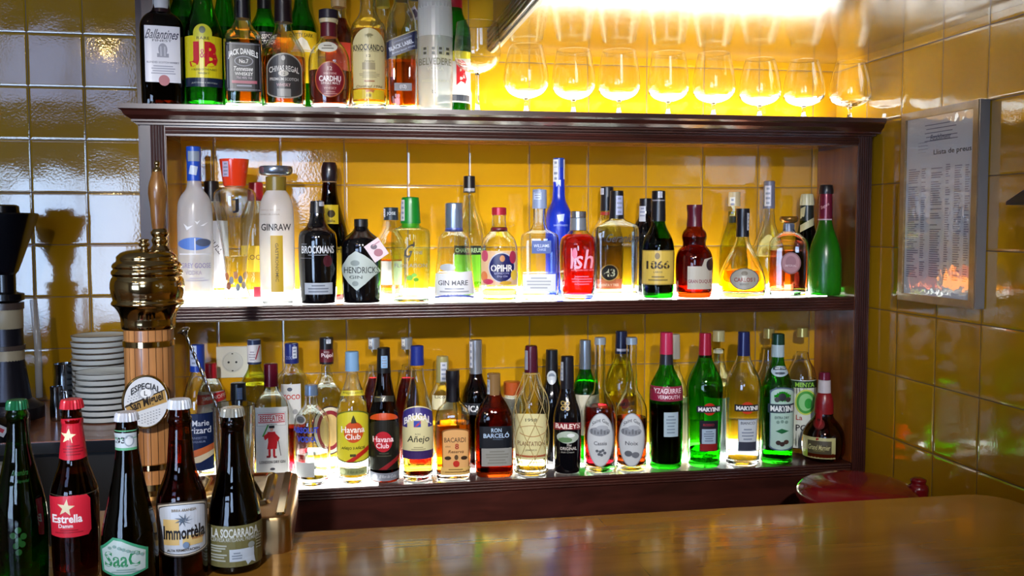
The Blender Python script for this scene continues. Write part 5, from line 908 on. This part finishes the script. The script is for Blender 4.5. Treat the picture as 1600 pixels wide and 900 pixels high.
bottle('vermouth_bottle', 'rear yellowish vermouth bottle with a dark navy cap and red dot logo', 'low', BK_, 970, [24, (690, 25), (610, 26), (590, 24), (572, 17), (560, 10), (545, 9)], 'olive', 'yellow', 615, caps=[('cap', '#18203c', .2, [(552, 10), (530, 9.3), (517, 9.3)])], labels=[('logo', [('e', '#c03828', 975, 630, 8, 8), T('#2c2c30', 'MARTINI', 976, 631, 28, 6, b=.04)]), ('cap_print', [('r', '#a8a8b8', 963, 545, 977, 549)])])
bottle('spirit_bottle', 'rear clear bottle with a whitish cap and cream label beside the crimson banded bottle', 'low', BK_, 1052, [22, (690, 24), (615, 24), (598, 18), (580, 10), (570, 9)], 'clear', 'straw', 620, caps=[('cap', '#b8b4a8', .2, [(560, 9.5), (522, 9)])], labels=[('label', [('r', '#dcd4a8', 1031, 622, 1077, 730), ('r', '#a88c40', 1074, 622, 1076, 730)])])
bottle('syrup_bottle', 'rear clear bottle with a cream cap between the two frontmost red logo bottles', 'low', BK_, 1121, [22, (690, 24), (600, 24), (585, 18), (568, 10), (545, 9)], 'clear', 'straw', 600, caps=[('cap', '#c0b888', .3, [(533, 9.5), (516, 9.3)])], labels=[('label', [('r', '#c8dcd4', 1100, 622, 1144, 710)]), STRIP(1113, 545, 1128, 552, '#d8d4a8')])
bottle('syrup_bottle', 'rear clear bottle with a gold cap behind the white labelled vermouth', 'low', BK_, 1199, [22, (690, 23), (600, 23), (585, 17), (568, 10), (545, 8.5)], 'clear', 'clear', 600, caps=[('cap', '#a89858', .5, [(528, 9), (513, 8.8)])], labels=[('label', [('r', '#bcd8cc', 1178, 620, 1220, 700)])])
bottle('mint_syrup_bottle', 'rear clear bottle with a white label, green disc and green heading', 'low', BK_, 1251, [22, (690, 24), (595, 24), (575, 20), (563, 12), (550, 9.5)], 'clear', 'clear', 590, caps=[('cap', '#b0a058', .5, [(526, 9.3), (512, 9)])], labels=[('label', [('r', '#dce0d4', 1228, 594, 1274, 700), ('r', '#1c3c1c', 1228, 595, 1274, 606), T('#98d048', 'MENTA', 1256, 601, 30, 7, b=.03), ('e', '#c8d860', 1258, 628, 17, 20), ('e', '#48a040', 1258, 628, 14.5, 17.5), ('e', '#90d088', 1258, 628, 11, 13.5), ('e', '#38a040', 1262, 630, 6, 8), T('#a83830', 'La', 1248, 652, 10, 8), T('#2c2c2c', 'PO', 1252, 668, 18, 10)])])
# raffia net on the pale rum bottle
for o in list(COL.objects):
    if o.get('label', '').startswith('pale rum bottle in a raffia'):
        s = scale_at(o.location); bm = bmesh.new()
        def rr(z): return interp([(0, 25*s), (.11, 27*s), (.155, 27*s), (.185, 24*s), (.21, 16*s), (.235, 11.5*s)], z)+.0016
        for k in range(7):
            for sg in (1, -1):
                pts = [(rr(z)*math.cos(2*PI*k/7+sg*z*11), rr(z)*math.sin(2*PI*k/7+sg*z*11), z) for z in [.004+.231*j/22 for j in range(23)]]
                tube(bm, pts, .0008, 5)
        for z in (.006, .236): tube(bm, [(rr(z)*math.cos(a), rr(z)*math.sin(a), z) for a in [2*PI*i/24 for i in range(24)]], .0013, 6, closed=True)
        n_ = obj('raffia_net', bm, P('#b09860', .6, name='raffia'), o, smooth=True)
# ---------------------------------------------------------------- beer bottles on the bar
def crown(colr, y0, y1, hw): return ('crown_cap', colr, .25, [(y0, hw*1.02), (y0-3, hw*1.0), (y1+3, hw*.93), (y1, hw*.82)], (21, .045))
def lipped(y0, y1, hw): return [(y0, hw), (y0-3, hw*1.12), (y0-10, hw*1.12), (y0-13, hw*.98), (y1, hw*.95)]
bottle('beer_bottle', 'green beer bottle with raised lettering and a green crown cap, no paper label', 'bar', -1.085, 33, [43, (820, 44), (790, 42), (750, 33), (715, 24), (690, 19)]+lipped(655, 632, 16.5), 'dkgreen', 'green', 700, puck=False,
 caps=[crown('#14603c', 638, 624, 18)], labels=[('relief_lettering', [T(P('#1c4c20', .1, coat=.5), 'Alhambra', 34, 738, 26, 9, sl=.2), T(P('#1c4c20', .1, coat=.5), 'Especial', 38, 752, 18, 6, sl=.2)]), ('relief_emblem', [('e', P('#1c4c20', .1, coat=.5), 28+dx, 835+dy, 5, 5) for dx, dy in ((-8, 0), (0, -8), (8, 2), (0, 8), (-4, 16), (6, 14), (0, 26))])])
bottle('beer_bottle', 'brown beer bottle with red labels carrying a white star and a red crown cap', 'bar', -1.072, 117, [38, (790, 39.5), (765, 38.5), (745, 32), (722, 23), (700, 20.5)]+lipped(662, 632, 15.5), 'brown', 'beer', 735, puck=False,
 caps=[crown('#c82838', 637, 623, 18.5)],
 labels=[('neck_label', [('p', '#c01c30', [(97.5, 655), (104, 654), (117, 653.5), (130, 654), (134.5, 655), (137, 685), (141, 716), (128, 718), (116, 718.5), (104, 718), (91, 716), (95, 685)]), ('p', '#ece0b8', star_pts(110, 681, 12.5, .42, rot=-PI/2+.1))]+lines('#901424', 100, 134, 694, 712, 4), 'red neck label with star'),
  ('label', [('p', '#d02438', [(78.5, 776), (95, 774), (115, 773), (136, 774), (141, 781), (141.5, 830), (137, 837), (115, 838), (95, 838), (80, 836)]), ('p', '#e0d4b0', star_pts(103, 792, 14, .4, rot=-PI/2+.12)), T('#f4ecec', 'Estrella', 105, 809, 46, 13, b=.03), T('#f4ecec', 'Damm', 102, 820, 22, 6, b=.02)]+lines('#a01828', 84, 130, 825, 832, 2), 'red label with star'), ('glass_band', [('c', '#4a4030', 80, 771.5, 156, 772.5, -2)])])
bottle('beer_bottle', 'dark beer bottle with a pale green and white label and green edged neck band', 'bar', -1.15, 203, [45, (850, 46), (820, 43), (780, 33), (740, 24), (705, 18.5)]+lipped(680, 650, 17.5), 'dkbrown', 'dark', 740, puck=False,
 caps=[crown('#c4c8d4', 656, 643, 19)],
 labels=[('neck_label', [('r', '#58a078', 183, 672, 218, 703), ('r', '#b8c4cc', 183, 676, 218, 699), T('#1c2028', '33', 193, 687, 15, 10, b=.03), ('e', '#8c98a4', 206, 688, 8, 9), ('e', '#c4ccd4', 206, 688, 6, 7)], 'pale neck band'),
  ('label', [('p', '#3c9870', [(157, 857), (177, 838), (190, 840), (231, 859), (230, 892), (205, 899), (180, 899), (160, 893)]), ('p', '#c0d0cc', [(160, 859), (178, 842), (190, 844), (227, 862), (226, 890), (204, 895), (180, 895), (163, 890)]), T('#2c8c58', 'SaaC', 191, 872, 54, 24, b=.02), T('#3c5c50', 'BEER LANDS', 196, 858, 22, 3, an=.3)]+[('e', '#88a8a0', 172+7*i, 852+abs(i-1)*2.4, 3, 2.4) for i in range(8)]+lines('#88a8a0', 172, 220, 886, 893, 2), 'pale green and white label')])
bottle('beer_bottle', 'amber beer bottle with a cream gothic lettered label and a white crown cap', 'bar', -1.105, 285, [39, (830, 40), (782, 40), (765, 37), (745, 28), (728, 22.5), (700, 20)]+lipped(662, 632, 17), 'brown', 'beer', 690, puck=False,
 caps=[crown('#ccd4e0', 637, 623, 19)],
 labels=[('label', [('a', '#3c342c', 246, 783, 325, 869, 8, 8), ('a', '#c8c0b0', 247.5, 785, 323.5, 867, 8, 8), ('a', '#20242c', 249.5, 787, 321.5, 865, 8, 8), ('a', '#c4ccd8', 250.5, 788, 320.5, 864, 8, 8), ('r', '#d8b878', 256, 810, 280, 850), ('r', '#dcc080', 285, 836, 316, 852), T('#1c1c20', 'Immortèla', 288, 831, 64, 21, b=.03), T('#7c6c50', 'BIRRA ARANESA', 288, 796, 38, 4.5), T('#a86838', 'blanca', 309, 841, 18, 4, sl=.3), T('#4c4438', 'ALTA FERMENTACION', 286, 858, 50, 4)]
  + [('p', '#5c6c80', [(287, 812), (287+15*math.cos(a), 811+11*math.sin(a)), (287+5*math.cos(a+.5), 811+4*math.sin(a+.5))]) for a in [k*PI/4.5 for k in range(9)]]+[('e', '#7890b0', 290, 850, 5, 5)], 'cream arched label')])
bottle('beer_bottle', 'black beer bottle with a khaki green label and silver crown cap nearest the brass deck', 'bar', -1.073, 367, [42, (830, 44), (805, 42.5), (770, 35), (735, 25), (700, 19.5)]+lipped(668, 643, 17.5), 'dkbrown', 'dark', 730, puck=False,
 caps=[crown('#8c8c84', 649, 636, 19)],
 labels=[('label', [('r', '#6c6840', 323, 821, 411, 884), T('#c4c8c4', 'LA SOCARRADA', 367, 832, 72, 14, b=.03), T('#b4b8b0', 'CERVESA ARTESANAL PREMIUM', 367, 842, 74, 6, b=.01), ('r', '#b8c4d0', 358, 857, 396, 876), ('p', '#c0ccd8', [(381, 872), (396, 870), (398, 882), (392, 878), (386, 883)]), ('e', '#8c9490', 392, 853, 5, 5)]+[('r', '#a8aca0', 330, y, 330+w, y+2.4) for y, w in ((850, 24), (854, 22), (858, 16), (864, 24), (868, 20), (873, 22))]+lines('#7c8898', 361, 378, 861, 873, 3)+lines('#9c9c88', 398, 408, 835, 862, 6), 'khaki label')])
# ================================================================== STEMMED GLASSES on the topmost shelf
WG = P('#fbfdfc', 0., trans=1., ior=1.5, name='wine_glass_crystal')
def stem_glass(label, cx, rim, bowlw, maxy, boty, Y=FR_, rimw=None, flat=0):
    p = hit(cx, 150, 1, Y); s = scale_at(p); z0 = ZT+.0022
    d = Vector((p.x-CAM.x, p.y-CAM.y)); dist = d.length; d.normalize()
    def zat(y): r = ray(cx, y); k = dist/(r.x*d.x+r.y*d.y); return CAM.z+r.z*k-z0
    t = thing('stemmed_glass', (p.x, Y, z0), label, 'glass', 'stemmed glasses in a row on the topmost shelf')
    zr, zm, zb = zat(rim), zat(maxy), zat(boty); R, rr = bowlw*s, rimw*s
    o = [(zb, .006)]+[(zb+(zm-zb)*f, R*g) for f, g in ((.10, .45), (.3, .74), (.6, .93), (1., 1.))]+[(zm+(zr-zm)*f, R+(rr-R)*g) for f, g in ((.35, .18), (.7, .6), (1., 1.))]
    o = chaikin(o, 2); th = .0011
    inner = [(max(z+.0008+.0045*max(0, 1-(z-zb)/(.35*(zr-zb))), zb+.006), max(r-th, .0008)) for z, r in o if z > zb+.002][::-1]
    stem = chaikin([(0, R*.72), (.0012, R*.72), (.003, R*.4), (.007, .007), (.016, .0042), (max(.02, zb-.012), .0038), (zb-.003, .005)], 1)
    bm = bmesh.new(); lathe(bm, stem+o+[(zr+.0004, rr-th*.5)]+inner, 44, cap0=True, cap1=True)
    obj('bowl_and_stem', bm, WG, t, smooth=True)
stem_glass('tallest wine glass, beside the frosted white vodka bottle', 746, 37, 37, 85, 115, rimw=33)
NM = ['first', 'second', 'third', 'fourth', 'fifth']
for i, (cx_, rim, w, my, by, rw_) in enumerate([(822, 72, 36, 128, 154, 26), (896, 79, 34.5, 132, 156, 26.5), (967, 80, 34, 134, 157, 26.5), (1044, 83, 33, 137, 159, 26), (1115, 84, 34.5, 138, 161, 25.5)]):
    stem_glass('tulip shaped stemmed glass, %s of five in the row after the tall wine glass' % NM[i], cx_, rim, w, my, by, rimw=rw_)
for i, (cx_, rim, w, my, by, rw_) in enumerate([(1187, 93, 34, 144, 165, 23.5), (1256, 95, 34, 146, 166, 22.5), (1328, 97, 34.5, 147, 168, 23)]):
    stem_glass('rounded brandy glass, %s of three towards the side wall' % NM[i], cx_, rim, w, my, by, rimw=rw_)
# ================================================================== mixing glass and bar spoon on the brass deck
MY = -.835; x, pr = pxprof(368, MY, [(760, 31), (632, 33)])
mxg = thing('mixing_glass', (x, MY, DZ+.0004), 'tall straight clear mixing glass on the brass deck holding a twisted spoon', 'glass')
zt = pr[1][0]-DZ; ro, ri = pr[1][1], pr[1][1]
bm = bmesh.new(); lathe(bm, [(0, ro*.86), (.002, ro*.9), (zt, ro), (zt+.0008, ro-.001), (zt, ro-.002), (.012, ro*.9-.0022), (.010, .002)], 48)
obj('glass_wall', bm, WG, mxg, smooth='angle')
bm = bmesh.new(); zb_ = zt*.62; lathe(bm, [(.0125, ro*.86), (zb_, ro*.93)], 40); bm.free()
sp = thing('bar_spoon', (x, MY, DZ), 'twisted metal bar spoon leaning in the mixing glass', 'spoon')
a = hit(287, 516, 1, MY-.005); b_ = Vector((x+.012, MY+.005, DZ+.018)); A = a-Vector((x, MY, DZ)); B = b_-Vector((x, MY, DZ))
bm = bmesh.new(); n = 70; ax = (B-A).normalized(); s1 = ax.orthogonal().normalized(); s2 = ax.cross(s1)
for ph in (0, PI): tube(bm, [A+(B-A)*(i/n)+(s1*math.cos(i*.8+ph)+s2*math.sin(i*.8+ph))*.0013 for i in range(n+1)], .0016, 6)
obj('twisted_stem', bm, STEEL, sp, smooth=True)
bm = bmesh.new(); lathe(bm, chaikin([(-.004, .003), (-.002, .009), (.001, .010), (.003, .006), (.008, .003)], 1), 20); o = obj('disc_end', bm, STEEL, sp, smooth=True, loc=A); o.rotation_mode = 'QUATERNION'; o.rotation_quaternion = (B-A).to_track_quat('Z', 'Y')
bm = bmesh.new(); lathe(bm, chaikin([(-.014, .003), (-.008, .010), (.002, .011), (.010, .006), (.014, .002)], 1), 16, dep=.35); o = obj('spoon_bowl', bm, STEEL, sp, smooth=True, loc=B-ax*.002)
